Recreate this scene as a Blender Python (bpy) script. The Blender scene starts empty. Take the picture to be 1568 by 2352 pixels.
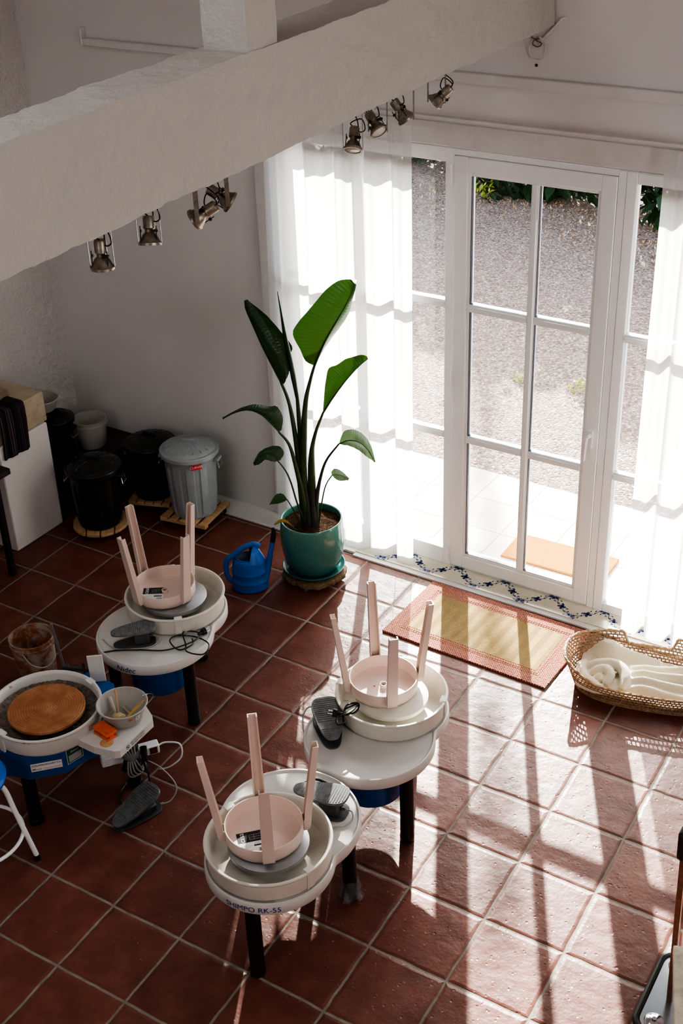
import bpy, math, random
from mathutils import Vector, Matrix
R = math.radians
sc = bpy.context.scene
col = sc.collection
rnd = random.Random(7)

# ------------------------------------------------------------------ helpers
class MB:
    """collects geometry; build() links it as ONE mesh object"""
    def __init__(s): s.v = []; s.f = []; s.m = []; s.uv = {}
    def add(s, vs, fs, m=0, T=None, uv=None):
        o = len(s.v)
        for i, p in enumerate(vs):
            p = Vector(p)
            if T is not None: p = T @ p
            s.v.append(p)
            if uv: s.uv[o+i] = uv[i]
        for f in fs:
            s.f.append(tuple(o+i for i in f)); s.m.append(m)
    def box(s, x0, x1, y0, y1, z0, z1, m=0, T=None):
        vs = [(x, y, z) for z in (z0, z1) for y in (y0, y1) for x in (x0, x1)]
        s.add(vs, [(0,2,3,1),(4,5,7,6),(0,1,5,4),(2,6,7,3),(0,4,6,2),(1,3,7,5)], m, T)
    def lathe(s, prof, n=48, m=0, T=None, a0=0, a1=2*math.pi, ripple=None):
        full = abs(a1-a0-2*math.pi) < 1e-6
        k = n if full else n+1
        vs = []; fs = []
        for r, z in prof:
            for i in range(k):
                a = a0+(a1-a0)*i/n
                rr = r
                if ripple: rr = r+ripple(a, r, z)
                vs.append((rr*math.cos(a), rr*math.sin(a), z))
        for j in range(len(prof)-1):
            for i in range(n):
                a = j*k+i; b = j*k+(i+1) % k
                if prof[j][0] < 1e-6 and prof[j+1][0] < 1e-6: continue
                fs.append((a, b, b+k, a+k))
        s.add(vs, fs, m, T)
    def cyl(s, p0, p1, r0, r1=None, n=20, m=0, T=None):
        p0 = Vector(p0); p1 = Vector(p1); r1 = r0 if r1 is None else r1
        d = p1-p0; L = d.length
        if L < 1e-6: return
        Q = Matrix.Translation(p0) @ d.to_track_quat('Z', 'Y').to_matrix().to_4x4()
        if T is not None: Q = T @ Q
        vs = []; fs = []
        for r, z in ((r0, 0), (r1, L)):
            for i in range(n):
                a = 2*math.pi*i/n; vs.append((r*math.cos(a), r*math.sin(a), z))
        for i in range(n): fs.append((i, (i+1) % n, n+(i+1) % n, n+i))
        fs.append(tuple(range(n-1, -1, -1))); fs.append(tuple(range(n, 2*n)))
        s.add(vs, fs, m, Q)
    def tube(s, pts, r, n=8, closed=False, m=0, T=None, sub=6, flat=1.0):
        P = spline(pts, sub, closed) if sub > 1 else [Vector(p) for p in pts]
        K = len(P); rr = r if isinstance(r, (list, tuple)) else None
        vs = []; fs = []; up = None
        for i in range(K):
            a = P[(i-1) % K] if (closed or i > 0) else P[i]
            b = P[(i+1) % K] if (closed or i < K-1) else P[i]
            t = (b-a).normalized()
            if up is None:
                up = Vector((0, 0, 1)) if abs(t.z) < .9 else Vector((1, 0, 0))
            x = up-t*up.dot(t)
            if x.length < 1e-5: x = t.orthogonal()
            x.normalize(); up = x; y = t.cross(x)
            if rr:
                q = i/(K-1)*(len(rr)-1); j = min(int(q), len(rr)-2); ra = rr[j]+(rr[j+1]-rr[j])*(q-j)
            else: ra = r
            for k in range(n):
                an = 2*math.pi*k/n
                vs.append(P[i]+x*ra*math.cos(an)*flat+y*ra*math.sin(an))
        for i in range(K if closed else K-1):
            for k in range(n):
                a = i*n+k; b = i*n+(k+1) % n; c = ((i+1) % K)*n+(k+1) % n; d = ((i+1) % K)*n+k
                fs.append((a, b, c, d))
        if not closed:
            fs.append(tuple(range(n-1, -1, -1))); fs.append(tuple((K-1)*n+k for k in range(n)))
        s.add(vs, fs, m, T)
    def prism(s, out, z0, z1, m=0, T=None, mt=None):
        n = len(out)
        vs = [(x, y, z0) for x, y in out]+[(x, y, z1) for x, y in out]
        fs = [(i, (i+1) % n, n+(i+1) % n, n+i) for i in range(n)]
        s.add(vs, fs+[tuple(range(n-1, -1, -1)), tuple(range(n, 2*n))], m, T)
    def rings(s, rings, m=0, T=None, cap0=True, cap1=True, closed=True):
        n = len(rings[0]); vs = [p for r in rings for p in r]; fs = []
        for j in range(len(rings)-1):
            for i in range(n if closed else n-1):
                a = j*n+i; b = j*n+(i+1) % n; fs.append((a, b, b+n, a+n))
        if cap0: fs.append(tuple(range(n-1, -1, -1)))
        if cap1: fs.append(tuple((len(rings)-1)*n+i for i in range(n)))
        s.add(vs, fs, m, T)
    def grid(s, P, m=0, T=None, uv=True):
        h = len(P); w = len(P[0]); vs = [p for row in P for p in row]
        fs = [(j*w+i, j*w+i+1, (j+1)*w+i+1, (j+1)*w+i) for j in range(h-1) for i in range(w-1)]
        s.add(vs, fs, m, T, [(i/(w-1), j/(h-1)) for j in range(h) for i in range(w)] if uv else None)
    def text(s, txt, size, fn, m=0, shear=0, space=1.0):
        """flat lettering; fn maps (x, y) of the text to a point"""
        c = bpy.data.curves.new('t', 'FONT'); c.body = txt; c.size = size; c.align_x = 'CENTER'; c.align_y = 'CENTER'
        c.shear = shear; c.space_character = space; c.resolution_u = 3
        o = bpy.data.objects.new('t', c); col.objects.link(o)
        dg = bpy.context.evaluated_depsgraph_get(); dg.update()
        me = o.evaluated_get(dg).to_mesh()
        s.add([fn(v.co.x, v.co.y) for v in me.vertices], [tuple(p.vertices) for p in me.polygons], m)
        o.evaluated_get(dg).to_mesh_clear()
        bpy.data.objects.remove(o); bpy.data.curves.remove(c)
    def build(s, name, mats, parent=None, smooth=35, bevel=0, solid=0, sub=0, seg=2):
        me = bpy.data.meshes.new(name)
        me.from_pydata([tuple(p) for p in s.v], [], s.f)
        for mt in (mats if isinstance(mats, (list, tuple)) else [mats]): me.materials.append(mt)
        me.polygons.foreach_set('material_index', s.m)
        if s.uv:
            l = me.uv_layers.new(name='UVMap')
            for lp in me.loops: l.data[lp.index].uv = s.uv.get(lp.vertex_index, (0, 0))
        me.validate(); me.update()
        if smooth:
            me.shade_smooth(); me.set_sharp_from_angle(angle=R(smooth))
        o = bpy.data.objects.new(name, me); col.objects.link(o)
        if parent: o.parent = parent
        if solid:
            k = o.modifiers.new('s', 'SOLIDIFY'); k.thickness = solid; k.offset = 0
        if bevel:
            k = o.modifiers.new('b', 'BEVEL'); k.width = bevel; k.segments = seg; k.limit_method = 'ANGLE'; k.angle_limit = R(40)
            k.harden_normals = False
        if sub:
            k = o.modifiers.new('u', 'SUBSURF'); k.levels = sub; k.render_levels = sub
        return o

def spline(pts, sub, closed=False):
    P = [Vector(p) for p in pts]; n = len(P)
    if n < 3: return P
    out = []
    for i in range(n if closed else n-1):
        if closed: a, b, c, d = P[(i-1) % n], P[i], P[(i+1) % n], P[(i+2) % n]
        else: a, b, c, d = P[max(i-1, 0)], P[i], P[i+1], P[min(i+2, n-1)]
        for k in range(sub):
            t = k/sub
            out.append(.5*((2*b)+(c-a)*t+(2*a-5*b+4*c-d)*t*t+(3*b-a-3*c+d)*t**3))
    if not closed: out.append(P[-1])
    return out

def thing(name, label, cat, loc=(0, 0, 0), rz=0, group=None):
    o = bpy.data.objects.new(name, None); col.objects.link(o)
    o.location = loc; o.rotation_euler = (0, 0, rz); o.empty_display_size = .1
    return tag(o, label, cat, group)
def tag(o, label, cat, group=None, kind=None):
    o['label'] = label; o['category'] = cat
    if group: o['group'] = group
    if kind: o['kind'] = kind
    return o
def struct(o, label=None, cat=None):
    o['kind'] = 'structure'
    if label: o['label'] = label
    if cat: o['category'] = cat
    return o
def empty(name, loc=(0, 0, 0), rz=0):
    o = bpy.data.objects.new(name, None); col.objects.link(o); o.location = loc; o.rotation_euler = (0, 0, rz); return o
def kids(o): return [c for c in col.objects if c.parent == o]
def copy_tree(o, parent=None):
    c = o.copy(); col.objects.link(c)
    if parent: c.parent = parent
    for ch in kids(o): copy_tree(ch, c)
    return c
def TR(loc=(0, 0, 0), rx=0, ry=0, rz=0):
    return Matrix.Translation(Vector(loc)) @ Matrix.Rotation(rz, 4, 'Z') @ Matrix.Rotation(ry, 4, 'Y') @ Matrix.Rotation(rx, 4, 'X')
def aim(p, d, up='Y'):
    return Matrix.Translation(Vector(p)) @ Vector(d).to_track_quat('Z', up).to_matrix().to_4x4()

# ------------------------------------------------------------------ materials
class N:
    def __init__(s, name):
        s.m = bpy.data.materials.new(name); s.m.use_nodes = True; s.t = s.m.node_tree; s.t.nodes.clear()
        s.out = s.n('ShaderNodeOutputMaterial')
    def n(s, typ, **kw):
        x = s.t.nodes.new(typ)
        for k, v in kw.items(): setattr(x, k, v)
        return x
    def l(s, a, b): s.t.links.new(a, b)
    def setin(s, sock, v):
        if hasattr(v, 'links'): s.l(v, sock)
        else: sock.default_value = v
    def math(s, op, a, b=None, c=None, clamp=False):
        x = s.n('ShaderNodeMath', operation=op, use_clamp=clamp); s.setin(x.inputs[0], a)
        if b is not None: s.setin(x.inputs[1], b)
        if c is not None: s.setin(x.inputs[2], c)
        return x.outputs[0]
    def mix(s, f, a, b, blend='MIX'):
        x = s.n('ShaderNodeMix', data_type='RGBA', blend_type=blend)
        s.setin(x.inputs[0], f); s.setin(x.inputs[6], a); s.setin(x.inputs[7], b); return x.outputs[2]
    def noise(s, scale, detail=3, rough=.55, vec=None, dist=0):
        x = s.n('ShaderNodeTexNoise'); x.inputs['Scale'].default_value = scale; x.inputs['Detail'].default_value = detail
        x.inputs['Roughness'].default_value = rough; x.inputs['Distortion'].default_value = dist
        s.l(vec if vec is not None else s.co(), x.inputs['Vector']); return x
    def vor(s, scale, feature='F1', vec=None, rnd_=1):
        x = s.n('ShaderNodeTexVoronoi', feature=feature); x.inputs['Scale'].default_value = scale
        x.inputs['Randomness'].default_value = rnd_
        s.l(vec if vec is not None else s.co(), x.inputs['Vector']); return x
    def co(s, kind='Object'):
        k = '_'+kind
        if not hasattr(s, k): setattr(s, k, s.n('ShaderNodeTexCoord').outputs[kind])
        return getattr(s, k)
    def ramp(s, f, stops):
        x = s.n('ShaderNodeValToRGB'); s.l(f, x.inputs[0]); e = x.color_ramp.elements
        while len(e) < len(stops): e.new(.5)
        for i, (p, c) in enumerate(stops):
            e[i].position = p; e[i].color = c if len(c) == 4 else (*c, 1)
        return x.outputs[0]
    def bsdf(s, color, rough=.5, metal=0, normal=None, spec=.5, **kw):
        b = s.n('ShaderNodeBsdfPrincipled')
        s.setin(b.inputs['Base Color'], c4(color)); s.setin(b.inputs['Roughness'], rough); s.setin(b.inputs['Metallic'], metal)
        s.setin(b.inputs['Specular IOR Level'], spec)
        for k, v in kw.items(): s.setin(b.inputs[k.replace('_', ' ')], v)
        if normal is not None: s.l(normal, b.inputs['Normal'])
        return b
    def bump(s, h, strength=.3, dist=.01, prev=None):
        x = s.n('ShaderNodeBump'); x.inputs['Strength'].default_value = strength; x.inputs['Distance'].default_value = dist
        s.l(h, x.inputs['Height'])
        if prev is not None: s.l(prev, x.inputs['Normal'])
        return x.outputs[0]
    def done(s, sh): s.l(sh if not hasattr(sh, 'outputs') else sh.outputs[0], s.out.inputs[0]); return s.m
def c4(c): return (*c, 1) if isinstance(c, (tuple, list)) and len(c) == 3 else c

def plain(name, color, rough=.5, metal=0, var=.12, vscale=12, bump=0, bscale=60, spec=.5, **kw):
    n = N(name); nz = n.noise(vscale, 4)
    d = tuple(x*(1-var) for x in color); h = tuple(min(1, x*(1+var)) for x in color)
    c = n.ramp(nz.outputs[0], [(.3, d), (.7, h)])
    nor = n.bump(n.noise(bscale, 4).outputs[0], bump, .01) if bump else None
    return n.done(n.bsdf(c, rough, metal, nor, spec, **kw))

M = {}
M['white_plastic'] = plain('white plastic', (.62, .60, .57), .38, var=.04, vscale=8)
M['cream_plastic'] = plain('cream plastic', (.66, .63, .56), .4, var=.06, vscale=9)
M['stool_pink'] = plain('pale pink plastic', (.70, .55, .485), .42, var=.03, vscale=6, bump=.02, bscale=300)
M['metal_grey'] = plain('brushed aluminium', (.42, .43, .44), .42, .8, var=.08, vscale=30)
M['chrome'] = plain('chrome', (.75, .75, .76), .12, 1, var=.03)
M['black_leg'] = plain('black satin paint', (.012, .010, .010), .35, var=.3)
M['black_plastic'] = plain('black plastic', (.012, .014, .014), .3, var=.3, vscale=20)
M['black_rubber'] = plain('black rubber', (.012, .012, .013), .6, var=.3)
M['blue_paint'] = plain('blue enamel', (.008, .085, .28), .35, var=.12, vscale=10)
M['blue_plastic'] = plain('blue plastic', (.005, .13, .52), .35, var=.08, vscale=10)
M['grey_plastic'] = plain('grey plastic', (.30, .33, .34), .45, var=.06, vscale=15)
M['pedal_grey'] = plain('dark grey cast metal', (.15, .16, .16), .55, 0, var=.3, vscale=40, bump=.1, bscale=150)
M['pedal_dark'] = plain('charcoal housing', (.065, .07, .07), .5, var=.2, vscale=30)
M['cord_grey'] = plain('grey cord', (.35, .34, .31), .5)
M['cord_white'] = plain('white cord', (.68, .68, .67), .45)
M['wood_light'] = None
M['orange'] = plain('orange plastic', (.75, .12, .02), .4, var=.15, vscale=60)
M['bowl_grey'] = plain('warm grey plastic', (.40, .38, .34), .5, var=.06, vscale=20)
M['ink_black'] = plain('black ink', (.015, .015, .02), .5, var=0)
M['ink_blue'] = plain('blue ink', (.02, .05, .22), .5, var=0)
M['ink_red'] = plain('red ink', (.6, .03, .03), .5, var=0)
M['ink_white'] = plain('white ink', (.75, .75, .74), .5, var=0)
M['ink_green'] = plain('green label', (.01, .09, .05), .5, var=.1)
M['ink_grey'] = plain('grey ink', (.35, .35, .36), .5, var=0)
M['plaster_smooth'] = None

def wall_mat(name, colr, bs=18, bstr=.12, fine=.15, rough=.75):
    n = N(name); co = n.co()
    c = n.ramp(n.noise(1.3, 4).outputs[0], [(.3, tuple(x*.95 for x in colr)), (.7, colr)])
    b1 = n.bump(n.noise(bs, 5, .6).outputs[0], bstr, .035 if bstr > .5 else .02)
    b2 = n.bump(n.noise(bs*8, 3).outputs[0], fine, .004, b1)
    return n.done(n.bsdf(c, rough, 0, b2, .3))
M['wall'] = wall_mat('painted plaster wall', (.72, .695, .685))
M['wall_rough'] = wall_mat('rough rendered wall', (.80, .77, .75), 24, .9, .6, .85)
M['beam'] = wall_mat('roughcast painted beam', (.57, .545, .51), 12, .55, .30, .8)
M['plaster_white'] = wall_mat('whitewashed plinth', (.72, .69, .67), 10, .1, .15)
M['white_frame'] = plain('white lacquered frame', (.90, .90, .90), .35, var=.02)
M['white_paint'] = plain('white painted wood', (.68, .66, .64), .5, var=.05, bump=.08, bscale=80)

def wood(name, a, b, sc_=(2, 30, 30), rough=.55):
    n = N(name); mp = n.n('ShaderNodeMapping'); mp.inputs['Scale'].default_value = sc_; n.l(n.co(), mp.inputs[0])
    nz = n.noise(2.5, 6, .6, mp.outputs[0], .6)
    c = n.ramp(nz.outputs[0], [(.3, a), (.7, b)])
    return n.done(n.bsdf(c, rough, 0, n.bump(nz.outputs[0], .2, .003)))
M['pine'] = wood('pine', (.42, .25, .12), (.60, .40, .22))
M['dark_wood'] = wood('dark stained wood', (.018, .010, .008), (.045, .025, .018), rough=.45)
M['bark'] = wood('bark', (.06, .035, .02), (.24, .15, .08), (30, 30, 4), .9)
M['bamboo'] = wood('yellow bamboo', (.65, .36, .08), (.78, .5, .16), (3, 20, 20))

# floor tiles: a laid grid, slightly out of square, in world metres
def floor_mat():
    n = N('terracotta floor tiles'); co = n.co()
    wob = n.noise(9, 2); 
    v = n.n('ShaderNodeVectorMath', operation='SUBTRACT'); n.l(wob.outputs['Color'], v.inputs[0]); v.inputs[1].default_value = (.5, .5, .5)
    v2 = n.n('ShaderNodeVectorMath', operation='SCALE'); n.l(v.outputs[0], v2.inputs[0]); v2.inputs['Scale'].default_value = .012
    v3 = n.n('ShaderNodeVectorMath', operation='ADD'); n.l(co, v3.inputs[0]); n.l(v2.outputs[0], v3.inputs[1])
    v4 = n.n('ShaderNodeVectorMath', operation='SUBTRACT'); n.l(v3.outputs[0], v4.inputs[0]); v4.inputs[1].default_value = (1.0143, -2.5601, 0)
    def dot(vec):
        d = n.n('ShaderNodeVectorMath', operation='DOT_PRODUCT'); n.l(v4.outputs[0], d.inputs[0]); d.inputs[1].default_value = vec; return d.outputs['Value']
    i = dot((2.9384, .12286, 0)); j = dot((-.04607, 2.90168, 0))
    def edge(x):
        f = n.math('FRACT', x); return n.math('MINIMUM', f, n.math('SUBTRACT', 1.0, f))
    e = n.math('MINIMUM', edge(i), edge(j))                       # distance to the nearest joint
    tilem = n.math('MULTIPLY', n.math('SUBTRACT', e, .013), 150, clamp=True)
    cmb = n.n('ShaderNodeCombineXYZ'); n.l(n.math('FLOOR', i), cmb.inputs[0]); n.l(n.math('FLOOR', j), cmb.inputs[1])
    wn = n.n('ShaderNodeTexWhiteNoise', noise_dimensions='2D'); n.l(cmb.outputs[0], wn.inputs[0])
    base = n.ramp(n.noise(7, 5, .6).outputs[0], [(.25, (.105, .034, .023)), (.5, (.155, .052, .036)), (.8, (.22, .080, .056))])
    hsv = n.n('ShaderNodeHueSaturation'); n.l(base, hsv.inputs['Color'])
    n.l(n.math('ADD', n.math('MULTIPLY', wn.outputs[0], .35), .85), hsv.inputs['Value'])
    spots = n.math('GREATER_THAN', n.noise(38, 1).outputs[0], .79)
    basec = n.mix(n.math('MULTIPLY', spots, .35), hsv.outputs[0], (.45, .36, .31, 1))
    grout = n.ramp(n.noise(20, 3).outputs[0], [(.3, (.20, .165, .135)), (.7, (.29, .25, .21))])
    colr = n.mix(tilem, grout, basec)
    # relief: pillowed edges, soft dents, small pits
    pil = n.math('MINIMUM', n.math('MULTIPLY', n.math('SUBTRACT', e, .010), 22, clamp=True), 1.0)
    pil = n.math('POWER', pil, .5)
    b1 = n.bump(pil, .9, .005)
    b2 = n.bump(n.noise(13, 3, .5).outputs[0], .30, .012, b1)
    pv = n.vor(46); pit = n.math('MULTIPLY', pv.outputs['Distance'], 3.2, clamp=True)
    gate = n.math('GREATER_THAN', n.noise(30, 1).outputs[0], .55)
    pit = n.math('SUBTRACT', 1.0, n.math('MULTIPLY', n.math('SUBTRACT', 1.0, pit), gate))
    b3 = n.bump(pit, .45, .0035, b2)
    b4 = n.bump(n.noise(75, 3).outputs[0], .16, .004, b3)
    rough = n.math('ADD', n.math('MULTIPLY', n.noise(16, 4).outputs[0], .16), n.math('ADD', .33, n.math('MULTIPLY', n.math('SUBTRACT', 1.0, tilem), .35)))
    return n.done(n.bsdf(colr, rough, 0, b4, .32))
M['floor'] = floor_mat()

def glass_mat():
    n = N('window glass')
    t = n.n('ShaderNodeBsdfTransparent'); t.inputs[0].default_value = (.95, .965, .96, 1)
    g = n.n('ShaderNodeBsdfGlossy'); g.inputs['Roughness'].default_value = .02
    f = n.n('ShaderNodeFresnel'); f.inputs[0].default_value = 1.4
    m = n.n('ShaderNodeMixShader'); n.l(f.outputs[0], m.inputs[0]); n.l(t.outputs[0], m.inputs[1]); n.l(g.outputs[0], m.inputs[2])
    return n.done(m)
M['glass'] = glass_mat()

def sheer_mat():
    n = N('sheer white linen'); mp = n.n('ShaderNodeMapping'); mp.inputs['Scale'].default_value = (900, 900, 25); n.l(n.co(), mp.inputs[0])
    mp2 = n.n('ShaderNodeMapping'); mp2.inputs['Scale'].default_value = (30, 30, 700); n.l(n.co(), mp2.inputs[0])
    w = n.math('MULTIPLY', n.math('ADD', n.noise(1, 2, .5, mp.outputs[0]).outputs[0], n.noise(1, 2, .5, mp2.outputs[0]).outputs[0]), .5)
    fac = n.math('ADD', .46, n.math('MULTIPLY', w, .5), clamp=True)
    t = n.n('ShaderNodeBsdfTransparent')
    tl = n.n('ShaderNodeBsdfTranslucent'); tl.inputs[0].default_value = (.93, .93, .93, 1)
    df = n.n('ShaderNodeBsdfDiffuse'); df.inputs[0].default_value = (.88, .88, .88, 1)
    m1 = n.n('ShaderNodeMixShader'); m1.inputs[0].default_value = .32; n.l(tl.outputs[0], m1.inputs[1]); n.l(df.outputs[0], m1.inputs[2])
    m2 = n.n('ShaderNodeMixShader'); n.l(fac, m2.inputs[0]); n.l(t.outputs[0], m2.inputs[1]); n.l(m1.outputs[0], m2.inputs[2])
    return n.done(m2)
M['sheer'] = sheer_mat()

def milky(name, colr, amt=.75, stain=None):
    n = N(name)
    c = c4(colr)
    if stain:
        nz = n.noise(9, 5, .65, dist=1.5)
        c = n.ramp(nz.outputs[0], [(.42, colr), (.56, stain)])
    b = n.bsdf(c, .35, 0, None, .5); tl = n.n('ShaderNodeBsdfTranslucent'); n.setin(tl.inputs[0], c)
    m = n.n('ShaderNodeMixShader'); m.inputs[0].default_value = .25; n.l(b.outputs[0], m.inputs[1]); n.l(tl.outputs[0], m.inputs[2])
    t = n.n('ShaderNodeBsdfTransparent')
    m2 = n.n('ShaderNodeMixShader'); m2.inputs[0].default_value = amt; n.l(t.outputs[0], m2.inputs[1]); n.l(m.outputs[0], m2.inputs[2])
    return n.done(m2)
M['milky'] = milky('milky plastic', (.58, .57, .52), .60)
M['milky_stained'] = milky('clay stained milky plastic', (.52, .45, .40), .85, (.38, .14, .05))
M['clear_bag'] = milky('clear plastic film', (.5, .5, .5), .25)

def leaf_mat(name, a, b, tr=.35, rough=.32):
    n = N(name); uv = n.co('UV')
    w = n.n('ShaderNodeTexWave', wave_type='BANDS', bands_direction='X'); w.inputs['Scale'].default_value = 9; w.inputs['Distortion'].default_value = 1.2
    w.inputs['Detail'].default_value = 2
    n.l(uv, w.inputs['Vector'])
    c = n.mix(n.math('MULTIPLY', w.outputs['Fac'], .35), c4(a), c4(b))
    c = n.mix(n.math('MULTIPLY', n.noise(6, 3).outputs[0], .5), c, c4(b))
    bmp = n.bump(w.outputs['Fac'], .25, .004)
    p = n.bsdf(c, rough, 0, bmp, .5)
    tl = n.n('ShaderNodeBsdfTranslucent'); tc = n.mix(.5, c, (.045, .10, .012, 1)); n.l(tc, tl.inputs[0])
    m = n.n('ShaderNodeMixShader'); m.inputs[0].default_value = tr; n.l(p.outputs[0], m.inputs[1]); n.l(tl.outputs[0], m.inputs[2])
    return n.done(m)
M['leaf'] = leaf_mat('glossy banana-like leaf', (.012, .048, .010), (.024, .080, .016), .30)
M['leaf_dark'] = leaf_mat('dark leaf', (.014, .040, .016), (.022, .06, .022), .15)
M['leaf_pale'] = leaf_mat('pale leaf', (.10, .15, .09), (.16, .22, .13), .35)
M['leaf_brown'] = leaf_mat('dying leaf', (.35, .16, .03), (.5, .28, .06), .3)
M['stem'] = plain('green stem', (.028, .058, .018), .4, var=.35, vscale=18)
M['sheath'] = plain('brown green sheath', (.030, .026, .018), .5, var=.4, vscale=14)
def soil_mat():
    n = N('potting soil'); v = n.vor(160); nz = n.noise(60, 5, .7)
    c = n.ramp(nz.outputs[0], [(.3, (.035, .018, .010)), (.55, (.085, .045, .025)), (.75, (.26, .16, .09))])
    return n.done(n.bsdf(c, .95, 0, n.bump(n.math('ADD', v.outputs['Distance'], nz.outputs[0]), 1, .012), .1))
M['soil'] = soil_mat()
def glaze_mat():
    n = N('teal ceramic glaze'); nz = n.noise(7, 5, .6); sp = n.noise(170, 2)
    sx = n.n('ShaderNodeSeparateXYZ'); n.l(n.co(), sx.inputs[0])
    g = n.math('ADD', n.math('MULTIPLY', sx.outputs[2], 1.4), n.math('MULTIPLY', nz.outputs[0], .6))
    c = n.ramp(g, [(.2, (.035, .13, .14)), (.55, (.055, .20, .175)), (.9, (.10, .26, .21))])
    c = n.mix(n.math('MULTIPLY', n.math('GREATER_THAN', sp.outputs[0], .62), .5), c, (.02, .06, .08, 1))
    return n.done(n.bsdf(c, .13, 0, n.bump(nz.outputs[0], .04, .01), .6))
M['glaze'] = glaze_mat()

def gravel_mat():
    n = N('gravel'); v = n.vor(56); v2 = n.vor(120)
    wn = n.n('ShaderNodeTexWhiteNoise', noise_dimensions='3D'); n.l(v.outputs['Position'], wn.inputs[0])
    c = n.ramp(wn.outputs[0], [(0, (.12, .08, .065)), (.28, (.31, .22, .18)), (.6, (.44, .33, .275)), (.85, (.55, .44, .38)), (1, (.80, .72, .66))])
    d = n.math('MULTIPLY', v.outputs['Distance'], 1.6, clamp=True)
    c = n.mix(n.math('MULTIPLY', n.math('POWER', d, 1.3), .55), c, (.10, .07, .055, 1))
    nz = n.noise(1.2, 3); c = n.mix(n.math('MULTIPLY', nz.outputs[0], .35), c, (.40, .30, .24, 1))
    h = n.math('SUBTRACT', 1.0, n.math('MULTIPLY', v.outputs['Distance'], 1.0)); h2 = n.math('MULTIPLY', v2.outputs['Distance'], -.4)
    return n.done(n.bsdf(c, .85, 0, n.bump(n.math('ADD', h, h2), .9, .02), .2))
M['gravel'] = gravel_mat()
def patio_mat():
    n = N('pale patio slabs'); mp = n.n('ShaderNodeMapping'); n.l(n.co(), mp.inputs[0]); mp.inputs['Location'].default_value = (.286, -1.2, 0)
    br = n.n('ShaderNodeTexBrick'); br.offset = 0; br.squash = 1
    n.l(mp.outputs[0], br.inputs['Vector'])
    br.inputs['Scale'].default_value = 1; br.inputs['Mortar Size'].default_value = .004; br.inputs['Brick Width'].default_value = .335; br.inputs['Row Height'].default_value = .335
    br.inputs['Color1'].default_value = (.70, .65, .61, 1); br.inputs['Color2'].default_value = (.64, .59, .55, 1); br.inputs['Mortar'].default_value = (.30, .20, .16, 1)
    c = n.mix(n.math('MULTIPLY', n.noise(5, 4).outputs[0], .3), br.outputs[0], (.72, .66, .62, 1))
    return n.done(n.bsdf(c, .75, 0, n.bump(n.noise(14, 4).outputs[0], .2, .01), .25))
M['patio'] = patio_mat()
def coir_mat():
    n = N('coir'); c = n.ramp(n.noise(140, 3, .8).outputs[0], [(.3, (.38, .16, .035)), (.7, (.68, .34, .09))])
    return n.done(n.bsdf(c, .95, 0, n.bump(n.noise(220, 2).outputs[0], 1, .008), .1))
M['coir'] = coir_mat()
def rug_mat(name, a, b, herring):
    n = N(name); co = n.co(); sx = n.n('ShaderNodeSeparateXYZ'); n.l(co, sx.inputs[0])
    if herring:
        z = n.math('PINGPONG', n.math('MULTIPLY', sx.outputs[0], 1.0), .035)
        w = n.math('SINE', n.math('MULTIPLY', n.math('ADD', sx.outputs[1], n.math('MULTIPLY', z, .5)), 1250))
    else:
        w1 = n.math('SINE', n.math('MULTIPLY', sx.outputs[0], 430)); w2 = n.math('SINE', n.math('MULTIPLY', sx.outputs[1], 430))
        w = n.math('MULTIPLY', w1, w2)
    w = n.math('ADD', n.math('MULTIPLY', w, .42), n.noise(90, 3).outputs[0])
    c = n.ramp(w, [(.2, a), (.75, b)])
    return n.done(n.bsdf(c, .95, 0, n.bump(w, 1, .006), .1))
M['rug_red'] = rug_mat('coral jute', (.36, .125, .09), (.66, .31, .24), False)
M['rug_tan'] = rug_mat('straw jute', (.42, .28, .11), (.70, .52, .25), True)
M['rug_line'] = plain('ochre yarn', (.60, .42, .17), .95, bump=.6, bscale=200)
M['cane'] = plain('woven seagrass', (.46, .30, .17), .6, var=.3, vscale=45, bump=.7, bscale=160)
def fleece_mat():
    n = N('cream fleece'); nz = n.noise(260, 3, .7)
    c = n.ramp(nz.outputs[0], [(.3, (.60, .52, .38)), (.7, (.80, .73, .58))])
    return n.done(n.bsdf(c, 1, 0, n.bump(nz.outputs[0], .45, .003), .1, Sheen_Weight=.5))
M['fleece'] = fleece_mat()
def clay_mat():
    n = N('wet terracotta bat'); sx = n.n('ShaderNodeSeparateXYZ'); n.l(n.co(), sx.inputs[0])
    r = n.math('SQRT', n.math('ADD', n.math('MULTIPLY', sx.outputs[0], sx.outputs[0]), n.math('MULTIPLY', sx.outputs[1], sx.outputs[1])))
    rr = n.math('ADD', r, n.math('MULTIPLY', n.noise(5, 2).outputs[0], .05))
    w = n.math('SINE', n.math('MULTIPLY', rr, 560))
    w = n.math('ADD', n.math('MULTIPLY', w, .10), n.noise(16, 4).outputs[0])
    c = n.ramp(w, [(.3, (.29, .115, .048)), (.6, (.38, .165, .075)), (.85, (.50, .27, .15))])
    return n.done(n.bsdf(c, .75, 0, n.bump(w, .15, .002), .3))
M['clay'] = clay_mat()
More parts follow.
